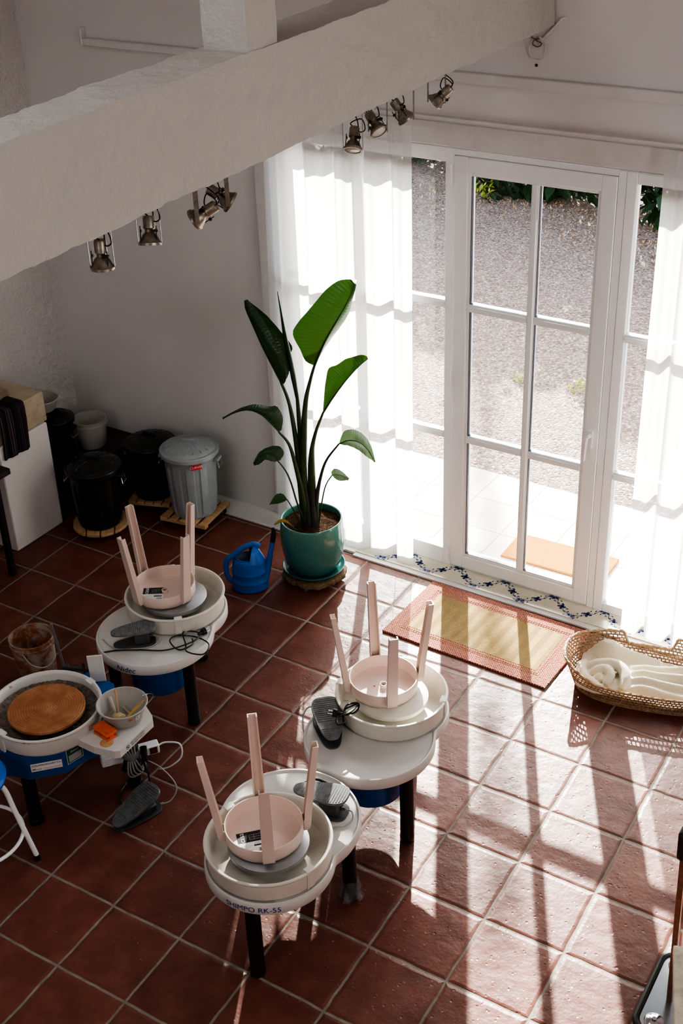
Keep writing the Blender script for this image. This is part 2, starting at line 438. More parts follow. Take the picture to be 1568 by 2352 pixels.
def dirty_pan():
    n = N('clay splashed white plastic'); sx = n.n('ShaderNodeSeparateXYZ'); n.l(n.co(), sx.inputs[0])
    r = n.math('SQRT', n.math('ADD', n.math('MULTIPLY', sx.outputs[0], sx.outputs[0]), n.math('MULTIPLY', sx.outputs[1], sx.outputs[1])))
    inside = n.math('MULTIPLY', n.math('LESS_THAN', r, .2255), n.math('LESS_THAN', sx.outputs[2], .518))
    clayc = n.ramp(n.noise(22, 5, .7, dist=1).outputs[0], [(.38, (.20, .15, .11)), (.55, (.33, .26, .20)), (.66, (.30, .11, .04))])
    c = n.mix(inside, (.64, .62, .58, 1), clayc)
    sp = n.math('MULTIPLY', n.math('GREATER_THAN', n.noise(30, 2).outputs[0], .68), n.math('GREATER_THAN', sx.outputs[2], .515))
    c = n.mix(n.math('MULTIPLY', sp, .7), c, (.38, .15, .06, 1))
    return n.done(n.bsdf(c, .45, 0, n.bump(n.noise(40, 4).outputs[0], .2, .004), .4))
M['dirty_pan'] = dirty_pan()
M['slip'] = plain('drying clay slurry', (.21, .17, .135), .7, var=.5, vscale=60, bump=1, bscale=70)
def stone_mat():
    n = N('travertine'); nz = n.noise(6, 5, .6)
    c = n.ramp(nz.outputs[0], [(.3, (.36, .29, .20)), (.6, (.55, .47, .35)), (.8, (.50, .36, .24))])
    mp = n.n('ShaderNodeMapping'); mp.inputs['Scale'].default_value = (6, 6, 40); n.l(n.co(), mp.inputs[0])
    pz = n.noise(2, 4, .7, mp.outputs[0]); pit = n.math('GREATER_THAN', pz.outputs[0], .66)
    c = n.mix(n.math('MULTIPLY', pit, .7), c, (.12, .08, .05, 1))
    return n.done(n.bsdf(c, .7, 0, n.bump(n.math('ADD', n.math('MULTIPLY', pit, -1), nz.outputs[0]), .5, .006), .3))
M['stone'] = stone_mat()
def towel_mat():
    n = N('striped woven cloth'); sx = n.n('ShaderNodeSeparateXYZ'); n.l(n.co('UV'), sx.inputs[0])
    u = n.math('ADD', sx.outputs[0], n.math('MULTIPLY', n.noise(8, 2, vec=n.co('UV')).outputs[0], .012))
    cmb = n.n('ShaderNodeCombineXYZ'); n.l(n.math('FLOOR', n.math('MULTIPLY', u, 34)), cmb.inputs[0])
    wn = n.n('ShaderNodeTexWhiteNoise', noise_dimensions='2D'); n.l(cmb.outputs[0], wn.inputs[0])
    c = n.ramp(wn.outputs[0], [(0, (.010, .010, .018)), (.3, (.022, .016, .018)), (.5, (.014, .018, .045)), (.72, (.05, .026, .026)), (.85, (.02, .02, .03)), (1, (.12, .09, .08))])
    return n.done(n.bsdf(c, .95, 0, n.bump(n.noise(200, 2).outputs[0], .4, .002), .1))
M['towel'] = towel_mat()
M['foliage'] = leaf_mat('hedge foliage', (.008, .03, .008), (.016, .055, .014), .12, .6)
M['foliage_yellow'] = leaf_mat('yellow green foliage', (.35, .42, .04), (.5, .55, .08), .4, .5)  # own leaf colour of the sprig and weed sprouts
M['litter'] = plain('dry leaf litter', (.32, .20, .12), .9, var=.5, vscale=30)
M['spot_metal'] = plain('aged nickel', (.34, .30, .25), .4, .8, var=.3, vscale=60)
M['spot_dark'] = plain('dark fitting', (.02, .018, .016), .5, .2)
M['lens'] = plain('frosted lens', (.55, .52, .48), .25, var=.05)
M['copper_skin'] = plain('brown lacquer', (.20, .10, .06), .3, .3, var=.25, vscale=40)
M['worn_board'] = plain('worn painted board', (.52, .47, .36), .6, var=.3, vscale=18, bump=.2)
M['steel_plate'] = plain('polished steel plate', (.45, .50, .56), .2, .9, var=.1)
M['liquid'] = plain('cloudy water', (.34, .28, .17), .3, var=.1)
M['potato'] = plain('sea sponge', (.58, .46, .27), .85, var=.25, vscale=50, bump=.9, bscale=120)

# ------------------------------------------------------------------ camera
Mr = Matrix(((.8428, .5372, -.0337), (-.2491, .4447, .8603), (-.4772, .7167, -.5086)))
cam = bpy.data.cameras.new('camera'); co = bpy.data.objects.new('camera', cam); col.objects.link(co)
r, u, f = [Vector(x).normalized() for x in Mr]
co.matrix_world = Matrix(((r.x, u.x, -f.x, 2.9051), (r.y, u.y, -f.y, -5.4742), (r.z, u.z, -f.z, 4.0336), (0, 0, 0, 1)))
cam.sensor_fit = 'VERTICAL'; cam.sensor_height = 36; cam.lens = 36*2949.8/2352; cam.clip_start = .05
sc.camera = co

# ------------------------------------------------------------------ light
w = bpy.data.worlds.new('sky'); sc.world = w; w.use_nodes = True; nt = w.node_tree
bg = nt.nodes['Background']; sk = nt.nodes.new('ShaderNodeTexSky'); sk.sky_type = 'NISHITA'; sk.sun_disc = False
sk.sun_elevation = R(35); sk.sun_rotation = R(-28); sk.air_density = 1; sk.dust_density = 2
hs = nt.nodes.new('ShaderNodeHueSaturation'); hs.inputs['Saturation'].default_value = .7
nt.links.new(sk.outputs[0], hs.inputs['Color']); nt.links.new(hs.outputs[0], bg.inputs[0]); bg.inputs[1].default_value = .95
sun = bpy.data.lights.new('sun', 'SUN'); sun.energy = 34; sun.angle = R(.6); sun.color = (1, .95, .88)
so = bpy.data.objects.new('sun', sun); col.objects.link(so)
el = R(23.0); sd = Vector((.466*math.cos(el), -.885*math.cos(el), -math.sin(el)))
so.rotation_euler = sd.to_track_quat('-Z', 'Y').to_euler(); so.location = (-3, 6, 5)
def area(name, loc, d, sx, sy, e, colr=(1, 1, 1)):
    l = bpy.data.lights.new(name, 'AREA'); l.shape = 'RECTANGLE'; l.size = sx; l.size_y = sy; l.energy = e; l.color = colr
    o = bpy.data.objects.new(name, l); col.objects.link(o); o.location = loc; o.rotation_euler = Vector(d).to_track_quat('-Z', 'Z').to_euler(); return o
area('window_daylight_right', (4.9, -3.4, 2.9), (-1, 0, -.25), 1.8, 1.4, 50, (1, .97, .94))
area('skylight', (-.4, -3.6, 4.86), (0, .05, -1), 1.2, 2.4, 19, (.95, .98, 1))
area('window_daylight_rear', (.6, -7.3, 3.3), (0, 1, -.35), 2.2, 1.3, 34, (.97, .98, 1))

# ------------------------------------------------------------------ room shell
XL, XR, YB, ZC = -2.81, 5.1, -7.5, 4.9
m = MB(); m.box(XL-.2, XR+.2, YB-.2, .0, -.12, 0); struct(m.build('floor', M['floor'], smooth=0))
WX0, WX1, WZ = -1.10, 1.95, 2.385
m = MB(); m.box(XL-.2, WX0, 0, .3, -.1, ZC); m.box(WX1, XR+.2, 0, .3, -.1, ZC); m.box(WX0, WX1, 0, .3, WZ, ZC)
struct(m.build('wall_back', M['wall'], smooth=0, bevel=.006))
m = MB(); m.box(XL-.2, XL, YB-.2, 0, -.1, ZC); struct(m.build('wall_left', M['wall_rough'], smooth=0))
m = MB(); m.box(XR, XR+.2, YB-.2, 0, -.1, ZC); struct(m.build('wall_right', M['wall'], smooth=0))
m = MB(); m.box(XL, XR, YB-.2, YB, -.1, ZC); struct(m.build('wall_front', M['wall'], smooth=0))
m = MB(); m.box(XL-.2, XR+.2, YB-.2, .3, ZC, ZC+.15); struct(m.build('ceiling', M['wall'], smooth=0))
# moulding along the wall, recess edge beside the curtain, painted strip at the foot of the wall
m = MB(); m.box(-2.31, -.62, -.035, 0, 2.695, 2.735); m.box(-2.315, -2.305, -.04, 0, 2.695, 2.79); m.box(-.62, XR, -.035, 0, 2.70, 2.748)
struct(m.build('trim_1', M['white_paint'], bevel=.006))
m = MB(); m.box(-1.20, -1.10, -.022, 0, 0, 2.50); struct(m.build('trim_2', M['white_paint'], bevel=.003))
m = MB(); m.box(-2.2, -.62, -.165, 0, 0, .012); m.box(-.62, -.55, -.165, 0, 0, .018)
struct(m.build('baseboard_back', M['plaster_white'], bevel=.003))
# lintel band above the glazing
m = MB(); m.box(-1.10, XR, -.012, 0, 2.395, 2.505); struct(m.build('trim_3', M['white_paint'], bevel=.004))

# threshold: hand painted blue and white tiles
def threshold():
    m = MB(); x0, x1 = -.55, 1.95; P = .147
    m.box(x0, x1, -.150, .0, 0, .016, 0)
    m.box(x0, x1, -.185, -.150, 0, .010, 2)
    z = .0168
    def blob(cx, cy, r, a=0, el_=1.0, mi=1):
        n_ = 9; m.add([(cx+r*math.cos(t)*math.cos(a)-r*el_*math.sin(t)*math.sin(a), cy+r*math.cos(t)*math.sin(a)+r*el_*math.sin(t)*math.cos(a), z) for t in [2*math.pi*i/n_ for i in range(n_)]], [tuple(range(n_))], mi)
    k = 0; x = x0+.02
    rr = random.Random(3)
    while x < x1-.05:
        a, b = ((x+.006, -.012), (x+P-.006, -.143)) if k % 2 == 0 else ((x+.006, -.143), (x+P-.006, -.012))
        A = Vector(a); B = Vector(b); d = (B-A); L = d.length; d.normalize(); nn = Vector((-d.y, d.x)); ang = math.atan2(d.y, d.x)
        for i in range(30):
            t = i/29
            o = math.sin(t*math.pi*5)*.0085
            p = A+d*L*t+nn*o; blob(p.x, p.y, .0042, ang, .5)
            if i % 2: p2 = A+d*L*t+nn*(-o*1.0+.012*(1 if (i//2) % 2 else -1)); blob(p2.x, p2.y, .0066+rr.random()*.002, ang+.7, .55)
        c = A+d*L*.5
        for q in range(4):
            t = ang+math.pi/4+q*math.pi/2; blob(c.x+.0125*math.cos(t), c.y+.0125*math.sin(t), .0125, t, .68)
        blob(c.x, c.y, .006)
        # palmettes in the other corners
        for (qx, qy, s1) in ((x+P, -.005, -1),) if k % 2 else ((x+P, -.146, 1),):
            for q in range(-4, 5):
                t = (math.pi/2*s1)+q*.38
                blob(qx+.020*math.cos(t), qy+.020*math.sin(t)*1.0, .014, t, .2, 3)
        m.box(x-.0012, x+.0012, -.150, 0, .0155, .0166, 2)
        x += P; k += 1
    tile = N('cream glazed tile'); 
    c = tile.ramp(tile.noise(12, 3).outputs[0], [(.3, (.66, .60, .47)), (.7, (.76, .71, .60))]); tm = tile.done(tile.bsdf(c, .18, 0, None, .5))
    return m.build('trim_4', [tm, plain('cobalt glaze', (.02, .045, .20), .2, var=.2, vscale=60), M['plaster_white'], plain('pale cobalt glaze', (.07, .13, .32), .2, var=.2)], smooth=0)
struct(threshold())

# ------------------------------------------------------------------ glazing
FM = M['white_frame']
def bars(m, x0, x1, z0, z1, w_, y0, y1):
    m.box(x0, x0+w_, y0, y1, z0, z1); m.box(x1-w_, x1, y0, y1, z0, z1)
    m.box(x0+w_, x1-w_, y0, y1, z0, z0+w_); m.box(x0+w_, x1-w_, y0, y1, z1-w_, z1)
def muntin_h(m, x0, x1, z, w_=.042, y=0):
    m.box(x0, x1, y-.012, y+.03, z-w_/2, z+w_/2); m.box(x0, x1, y-.020, y-.012, z-w_/2+.009, z+w_/2-.009)
def muntin_v(m, x, z0, z1, w_=.042, y=0):
    m.box(x-w_/2, x+w_/2, y-.012, y+.03, z0, z1); m.box(x-w_/2+.009, x+w_/2-.009, y-.020, y-.012, z0, z1)
Z1, Z2 = .845, 1.592
# door leaf
d = struct(empty('door_1', (0, 0, 0)), 'white glazed door leaf with six panes, between two side windows', 'door')
m = MB(); bars(m, 0, .829, .03, 2.355, .074, -.018, .04); bars(m, .074, .755, .104, 2.281, .018, -.006, .035)
m.build('door_frame', FM, d, bevel=.004)
m = MB(); muntin_v(m, .4285, .12, 2.27); muntin_h(m, .09, .4075, Z1); muntin_h(m, .4495, .742, Z1); muntin_h(m, .09, .4075, Z2); muntin_h(m, .4495, .742, Z2)
m.build('glazing_bar', FM, d, bevel=.003)
m = MB(); m.box(.085, .745, .010, .014, .115, 2.27); m.build('glass_pane', M['glass'], d, smooth=0)
m = MB()
for x0_, x1_ in ((.092, .4075), (.4495, .737)):
    for z0_, z1_ in ((.122, Z1-.021), (Z1+.021, Z2-.021), (Z2+.021, 2.263)):
        m.box(x0_-.001, x0_+.0026, -.0062, .012, z0_, z1_); m.box(x0_, x1_, -.0062, .012, z0_-.001, z0_+.0015)
m.build('glass_seal', plain('blue grey seal', (.09, .10, .13), .5), d, smooth=0)
m = MB(); m.box(.773, .800, -.026, -.018, .98, 1.075); m.cyl((.787, -.026, 1.05), (.787, -.062, 1.05), .010); m.tube([(.787, -.062, 1.055), (.785, -.066, 1.02), (.782, -.066, .97), (.779, -.060, .925)], [.012, .011, .010, .009], 10, flat=.7)
m.build('door_handle', M['white_frame'], d)
for z in (.10, 1.2, 2.27):
    m = MB(); m.cyl((-.012, -.026, z-.05), (-.012, -.026, z+.05), .008, n=12); m.build('hinge', FM, d)
# fixed outer frame of the door
fr = struct(empty('trim_5'))
m = MB(); m.box(-.05, -.0015, -.012, .05, .016, 2.385); m.box(.8305, .868, -.012, .05, .016, 2.385); m.box(-.0015, .8305, -.008, .05, 2.357, 2.385); m.box(-.0015, .8305, -.004, .05, .010, .0285)
m.build('outer_frame', FM, fr, bevel=.003)
# left side window
wn_ = struct(empty('window_1'))
m = MB(); m.box(-1.10, -1.025, -.010, .045, .016, 2.385); m.box(-1.025, -.0505, -.010, .045, .016, .118); m.box(-1.025, -.0505, -.010, .045, 2.318, 2.385); m.build('window_frame', FM, wn_, bevel=.004)
m = MB(); muntin_v(m, -.56, .09, 2.31)
for z in (Z1, Z2): muntin_h(m, -1.025, -.581, z); muntin_h(m, -.539, -.0505, z)
m.build('glazing_bar', FM, wn_, bevel=.003)
m = MB(); m.box(-1.03, -.0505, .010, .014, .11, 2.32); m.build('glass_pane', M['glass'], wn_, smooth=0)
# right side window
wn_ = struct(empty('window_2'))
m = MB(); bars(m, .8685, 1.95, .016, 2.385, .052, -.014, .045); m.build('window_frame', FM, wn_, bevel=.004)
m = MB(); muntin_v(m, 1.42, .07, 2.33)
for z in (Z1, Z2): muntin_h(m, .9205, 1.399, z); muntin_h(m, 1.441, 1.888, z)
m.build('glazing_bar', FM, wn_, bevel=.003)
m = MB(); m.box(.918, 1.90, .010, .014, .065, 2.335); m.build('glass_pane', M['glass'], wn_, smooth=0)

# curtains and rail
def curtain(label, x0, x1, y, z0, z1, folds, seed, lean=0):
    r_ = random.Random(seed); ph = [r_.uniform(0, 6.28) for _ in range(4)]
    nx = 170; nz = 30; P = []
    for j in range(nz+1):
        t = j/nz; z = z0+(z1-z0)*t; row = []
        for i in range(nx+1):
            s_ = i/nx
            am = .030*(1-.35*t)
            yy = y+am*math.sin(s_*folds*2*math.pi+ph[0]+.5*math.sin(s_*9+ph[1]))+.010*math.sin(s_*folds*4.3*math.pi+ph[2]+t*1.2)
            xx = x0+(x1-x0)*s_+.010*math.sin(s_*folds*2*math.pi*1.0+ph[3])+lean*(1-t)*(1-s_)
            row.append((xx, yy, z+(.004*math.sin(s_*40) if j == 0 else 0)))
        P.append(row)
    m = MB(); m.grid(P); o = m.build('curtain', M['sheer'], smooth=180)
    return tag(o, label, 'curtain', 'sheer white curtains')
curtain('sheer white linen curtain hanging left of the glass door behind the plant', -1.07, -.19, -.105, .012, 2.50, 5, 2, lean=-.06)
curtain('sheer white linen curtain hanging at the right edge behind the woven basket', 1.075, 2.0, -.105, .012, 2.53, 6, 5)
rl = thing('curtain_rail', 'slim white curtain rail above the glass door', 'curtain rail')
m = MB(); m.box(-1.15, 2.05, -.125, -.085, 2.546, 2.560); m.build('track', M['white_paint'], rl, bevel=.002)
for x in (-1.1, 2.0):
    m = MB(); m.box(x-.01, x+.01, -.125, 0, 2.560, 2.572); m.build('bracket', M['white_paint'], rl)

# ------------------------------------------------------------------ beam, post, spotlights
bd = Vector((.045, .998, .042))                   # runs towards the window wall, rising slightly
bm = thing('ceiling_beam', 'thick rough white plastered beam crossing the room at ceiling height', 'beam')
def rough_box(O, ax, ay, az, nx, ny, nz, amp, seed):
    """a box whose faces are finely divided and lumpy"""
    from mathutils import noise as mn
    m = MB(); O = Vector(O); ax = Vector(ax); ay = Vector(ay); az = Vector(az)
    def face(o, a, b, na, nb, nrm):
        P = []
        for j in range(nb+1):
            row = []
            for i in range(na+1):
                p = o+a*(i/na)+b*(j/nb)
                k = amp*(mn.noise(p*4+Vector((seed, 0, 0)))*.8+.6*mn.noise(p*13)+.5*mn.noise(p*34))
                c_ = (O+ax*.5+ay*.5+az*.5); rad = (p-c_); rad -= ax*(rad.dot(ax)/ax.length_squared)
                row.append(p+rad.normalized()*k)
            P.append(row)
        m.grid(P, uv=False)
    face(O, ax, az, nx, nz, -ay); face(O+ay, az, ax, nz, nx, ay); face(O, ay, ax, ny, nx, -az); face(O+az, ax, ay, nx, ny, az)
    face(O, az, ay, nz, ny, -ax); face(O+ax, ay, az, ny, nz, ax)
    return m
L = 6.0; e0 = Vector((.488, 0, 2.983))
o = rough_box(e0-bd*L, bd*(L-.02), (-.205, 0, 0), (0, 0, .343), 560, 18, 34, .008, 1.0).build('beam_body', M['beam'], bm, smooth=60)
p0 = e0-bd*2.13+Vector((0, 0, .33))
o = rough_box(p0, (0, 0, 1.35), (-.172, 0, 0), (0, .16, 0), 60, 10, 10, .003, 5.0).build('post', M['beam'], bm, smooth=60)

def spotlight(loc, d, yaw, label):
    top = 2.983+.042*loc[1]+.01
    t = thing('spotlight', label, 'spotlight', loc, 0, 'spotlights under the beam')
    h = top-loc[2]; Y_ = Matrix.Rotation(yaw, 4, 'Z')
    m = MB()
    for s_ in (-1, 1): m.box(s_*.036-.0008, s_*.036+.0008, -.007, .007, -.008, h, T=Y_)
    m.box(-.036, .036, -.007, .007, h-.003, h, T=Y_)
    m.build('yoke', M['spot_metal'], t)
    A_ = aim((0, 0, 0), d)
    m = MB(); m.lathe([(0, -.075), (.017, -.075), (.019, -.070), (.019, -.038), (.014, -.034), (.014, -.026), (.022, -.018), (.033, .004), (.036, .006), (.036, .014), (.030, .014), (.029, .010), (.0, .010)], 28, T=A_)
    m.build('lamp_head', M['spot_metal'], t)
    m = MB(); m.lathe([(0, .0125), (.026, .0125), (.0285, .011)], 24, T=A_); m.build('lens', M['lens'], t)
    for a in (.6, 2.7, 4.4):
        m = MB(); c, s_ = math.cos(a)*.029, math.sin(a)*.029
        m.cyl((c, s_, -.045), (c, s_, .006), .0016, n=6, T=A_); m.box(c*.6-.006, c*1.05+.004, s_-.005, s_+.005, -.034, -.026, T=A_)
        m.build('clip', M['spot_dark'], t)
    b = A_ @ Vector((0, 0, -.073)); s_ = 1 if d[0] >= 0 else -1
    m = MB(); m.tube([b, b+Vector((-.012*s_, -.008, .018)), b+Vector((.03*s_, .0, .035)), b+Vector((.045*s_, 0, .0)), b+Vector((.02*s_, .0, -.012)), b+Vector((.0, .02, .02)), (0, .0, h-.002)], .0022, 6)
    m.build('cable', M['spot_dark'], t)
for a in [((.294, -2.785, 2.745), (.02, -.05, -1), .65, 'small nickel spotlight pointing straight down, leftmost of those under the beam'),
          ((.304, -2.575, 2.757), (.15, -.25, -1), .65, 'small nickel spotlight tilted slightly forward, second from the left under the beam'),
          ((.314, -2.350, 2.765), (-.75, -.45, -.55), -.9, 'small nickel spotlight aimed down and left, its back to a right-aimed neighbour'),
          ((.321, -2.195, 2.780), (.7, .5, -.62), -.9, 'small nickel spotlight aimed down and right, fourth from the left under the beam'),
          ((.353, -1.470, 2.785), (.22, -.55, -.8), .62, 'small spotlight with copper coloured face ring in front of the sheer curtain'),
          ((.361, -1.305, 2.812), (.65, -.25, -.62), .3, 'small spotlight with white dotted face ring, third from the right under the beam'),
          ((.369, -1.118, 2.818), (.5, .25, -.8), .2, 'small spotlight tilted down and right, second from the right under the beam'),
          ((.380, -.885, 2.832), (-.62, -.30, -.62), .2, 'small spotlight aimed down and left near the wall, rightmost under the beam')]:
    spotlight(*a)

# loose cable on the wall at upper right
cb = thing('wall_cable', 'loose white cable with bare wire ends looped on the upper right wall', 'cable', (.536, 0, 3.009))
m = MB(); m.tube([(.0, -.002, 0), (-.02, -.006, -.002), (-.045, -.008, -.03), (-.075, -.01, -.062), (-.105, -.012, -.09), (-.12, -.012, -.085)], .006, 8); m.build('sheath', M['cord_white'], cb)
m = MB(); m.tube([(-.11, -.012, -.09), (-.145, -.012, -.10), (-.165, -.014, -.13), (-.155, -.014, -.17), (-.115, -.014, -.178), (-.085, -.013, -.15), (-.09, -.012, -.11)], .0018, 6); m.build('wire', M['cord_white'], cb)
m = MB(); m.tube([(-.11, -.014, -.09), (-.14, -.016, -.095), (-.15, -.016, -.115), (-.125, -.016, -.125), (-.108, -.016, -.11), (-.13, -.016, -.1), (-.16, -.014, -.085)], .0028, 6); m.build('bare_wire', plain('brass wire', (.30, .20, .09), .4, .7), cb)
m = MB(); m.lathe([(0, .004), (.006, .003), (.007, 0)], 12, T=aim((.401, -.001, 2.802), (0, -1, 0))); m.build('wall_plug', M['spot_dark']); tag(col.objects['wall_plug'], 'small dark screw plug in the wall below the looped cable', 'plug')

# ------------------------------------------------------------------ outside
m = MB(); m.box(-9, 4, .30, 1.195, -.3, -.05); m.box(WX0, WX1, .05, .30, -.3, -.045); struct(m.build('patio', M['patio'], smooth=0), 'pale stone slabs outside the door', 'patio')
m = MB(); m.box(-14, 6, 1.195, 16, -.35, -.08); struct(m.build('ground', M['gravel'], smooth=0), 'gravel yard outside', 'ground')
dm = MB(); dm.box(0, .625, 0, .285, 0, .016, T=TR((.165, .295, -.05), rz=.03))
tag(dm.build('doormat', M['coir'], bevel=.006), 'orange brown coir doormat lying on the pale patio outside the glass door', 'doormat')
def leaf_quads(m, n_, box, size, seed, mats=(0,)):
    r_ = random.Random(seed)
    for _ in range(n_):
        p = Vector(box(r_)); s_ = size*r_.uniform(.6, 1.3)
        q = Matrix.Translation(p) @ Matrix.Rotation(r_.uniform(0, 6.28), 4, 'Z') @ Matrix.Rotation(r_.uniform(-1.2, 1.2), 4, 'X')
        m.add([(0, -s_, 0), (s_*.45, 0, s_*.12), (0, s_, 0), (-s_*.45, 0, s_*.12)], [(0, 1, 2, 3)], r_.choice(mats), q, [(0, 0), (1, .5), (0, 1), (.5, .5)])
h = thing('hedge', 'dense dark green hedge growing at the far edge of the gravel yard', 'hedge', (-4.5, 8.0, -.08))
m = MB()
def hb(r_):
    x = r_.uniform(-6.5, 5.2); a = r_.uniform(0, 6.28); rr = r_.uniform(.5, 1); z = r_.uniform(.03, 2.1)
    w_ = 1.0-.20*abs(z-.9)+.18*math.sin(x*2.3)+.12*math.sin(x*5.1+1)
    sh = -.85*max(0, min(1, (x-.6)/1.0))
    return (x, sh-abs(w_*rr*math.cos(a))*1.0+(.4 if r_.random() < .3 else 0), z+.12*math.sin(x*3))
leaf_quads(m, 26000, hb, .105, 4); m.build('foliage', M['foliage'], h, smooth=0)
m = MB()
leaf_quads(m, 1500, lambda r_: (-.10+r_.gauss(0, .055), 1.2+r_.gauss(0, .1), r_.uniform(.1, 5.6)), .05, 14)
m.cyl((-.10, 1.2, 0), (-.10, 1.2, 5.4), .035, .012, n=8)
m.build('added_sun_screen', M['foliage'], h, smooth=0)  # unseen sparse leaf column, added to dim the sun through the left door panes
m = MB(); [m.cyl((x, -.1, 0), (x+.15, -.2, 1.6), .04, .02, n=8) for x in [-6.2+.55*i for i in range(21)]]
for o_ in [m.build('stem', M['bark'], h)]: o_['kind'] = 'stuff'
m = MB()
def lb(r_):
    x = r_.uniform(-6, 1.5); return (x, r_.uniform(5.6, 7.1)+.35*math.sin(x*1.7), -.072+r_.random()*.012)
leaf_quads(m, 4200, lb, .019, 9, (0, 0, 0, 0, 0, 1))
tag(m.build('leaf_litter', [M['litter'], plain('pale dry leaf', (.42, .36, .3), .9)], smooth=0), 'dry fallen leaves lying on the gravel in front of the hedge', 'leaf litter', kind='stuff')
m = MB(); leaf_quads(m, 40, lambda r_: (r_.gauss(0, .07), r_.gauss(0, .05), r_.uniform(.0, .30)), .038, 11)
o = m.build('weed_shrub', M['foliage_yellow'], smooth=0); o.location = (-3.10, 6.50, -.07); tag(o, 'bright yellow green sprig beyond the upper left door pane', 'plant')
for i, (x, y, s_, lab) in enumerate([(-.83, 2.62, .06, 'tiny green weed sprout in the gravel seen at the middle glazing bar of the door'), (-.36, 2.62, .085, 'small bright green weed sprout in the gravel seen through the middle right door pane'), (-1.16, 2.05, .035, 'smallest green weed sprout in the gravel seen through the middle left door pane')]):
    m = MB(); leaf_quads(m, 26, lambda r_: (r_.gauss(0, s_*.4), r_.gauss(0, s_*.4), r_.uniform(.0, s_*1.2)), s_*.32, 20+i)
    o = m.build('weed_sprout', M['foliage_yellow'], smooth=0); o.location = (x, y, -.078); tag(o, lab, 'weed')

# ------------------------------------------------------------------ rug
rg = thing('rug', 'rectangular jute rug with coral border and straw coloured centre before the door', 'rug', (.462, -.475, 0), R(-1.0))
def rect(hx, hy, z0, z1, seed=0):
    m = MB(); r_ = random.Random(seed); out = []
    for (ax, ay), (bx, by) in zip([(-hx, -hy), (hx, -hy), (hx, hy), (-hx, hy)], [(hx, -hy), (hx, hy), (-hx, hy), (-hx, -hy)]):
        k = int(max(abs(bx-ax), abs(by-ay))/.012)
        for i in range(k):
            t = i/k; out.append((ax+(bx-ax)*t+r_.uniform(-.0012, .0012), ay+(by-ay)*t+r_.uniform(-.0012, .0012)))
    m.prism(out, z0, z1); return m
rect(.475, .272, .001, .011).build('border', M['rug_red'], rg, smooth=0)
rect(.375, .172, .0105, .0122).build('centre', M['rug_tan'], rg, smooth=0)
m = MB()
for hx, hy in ((.392, .190), (.404, .202)):
    m.tube([(-hx, -hy, .0112), (hx, -hy, .0112), (hx, hy, .0112), (-hx, hy, .0112)], .0016, 6, closed=True, sub=1)
m.build('stripe', M['rug_line'], rg)

# ------------------------------------------------------------------ moses basket with blanket
BA = R(14); bk = thing('woven_basket', 'oval open-weave seagrass basket with cut-down rim holding a blanket', 'basket', (1.365, -.515, 0), BA)
def oval(a, hx, hy, p=2.6):
    c, s_ = math.cos(a), math.sin(a)
    return (hx*math.copysign(abs(c)**(2/p), c), hy*math.copysign(abs(s_)**(2/p), s_))
def rim_h(a):
    """rim height round the basket: low long sides, high ends, notch on the far side"""
    c, s_ = math.cos(a), math.sin(a)
    x = oval(a, .41, .215)[0]
    sm = lambda e0_, e1_, v: max(0, min(1, (v-e0_)/(e1_-e0_)))
    if s_ > 0: return .125+.060*sm(.115, .135, abs(x+.015))
    return .108+.080*(sm(.24, .41, abs(x)))**1.3
def bask_pt(a, t, H_):
    z = .012+(H_-.012)*t
    g = min(1, z/.18); hx = .345+.062*g; hy = .165+.046*g
    x, y = oval(a, hx, hy); return Vector((x, y, z))
m = MB(); NA = 96; ang = []
# even spacing round the oval
A_ = [2*math.pi*i/3000 for i in range(3001)]; acc = [0]
for i in range(3000):
    p, q = oval(A_[i], .38, .19), oval(A_[i+1], .38, .19); acc.append(acc[-1]+math.hypot(p[0]-q[0], p[1]-q[1]))
def at_len(s_):
    s_ = (s_ % 1)*acc[-1]; lo, hi = 0, 3000
    while hi-lo > 1:
        mid = (lo+hi)//2
        if acc[mid] < s_: lo = mid
        else: hi = mid
    return A_[lo]+(A_[hi]-A_[lo])*(s_-acc[lo])/max(1e-9, acc[hi]-acc[lo])
rowh = .0155; NR = 11
for rI in range(NR):
    z0, z1 = .012+rowh*rI, .012+rowh*(rI+1)
    off = .5*(rI % 2)
    for i in range(NA):
        sA, sB = (i+off)/NA, (i+1+off)/NA
        a0, a1 = at_len(sA), at_len(sB); am = at_len((sA+sB)/2)
        Hm = rim_h(am)
        if z1 > Hm+.004: continue
        def pt(u_, v_):
            a = at_len(sA+(sB-sA)*u_); z = z0+(z1-z0)*v_
            g = min(1, z/.18); x, y = oval(a, .345+.062*g, .165+.046*g); bl = .0022*math.sin(math.pi*v_); return Vector((x*(1+bl), y*(1+bl), z))
        u0, u1, v0, v1 = .15, .85, .22, .80
        sk_ = .10
        o = [pt(0, 0), pt(1, 0), pt(1, 1), pt(0, 1)]; q = [pt(u0-sk_*.5, v0), pt(u1-sk_*.5, v0), pt(u1+sk_*.5, v1), pt(u0+sk_*.5, v1)]
        m.add(o+q, [(0, 1, 5, 4), (1, 2, 6, 5), (2, 3, 7, 6), (3, 0, 4, 7)])
ob = m.build('basket_wall', M['cane'], bk, smooth=180, solid=.0032)
m = MB(); pts = []
for i in range(260):
    a = at_len(i/260); H_ = rim_h(a); g = min(1, H_/.18); x, y = oval(a, .345+.062*g, .165+.046*g)
    pts.append((x, y, H_+.002))
m.tube(pts, .0068, 8, closed=True, sub=1)
for k in range(2):
    m.tube([(x*(1+.006*(1-k*2)), y*(1+.012*(1-k*2)), z+.001+.003*math.sin(i*.9+k*3.14)) for i, (x, y, z) in enumerate(pts)], .0052, 6, closed=True, sub=1)
m.build('rim', M['cane'], bk)
m = MB()
m.prism([oval(2*math.pi*i/60, .345, .165) for i in range(60)], .001, .014)
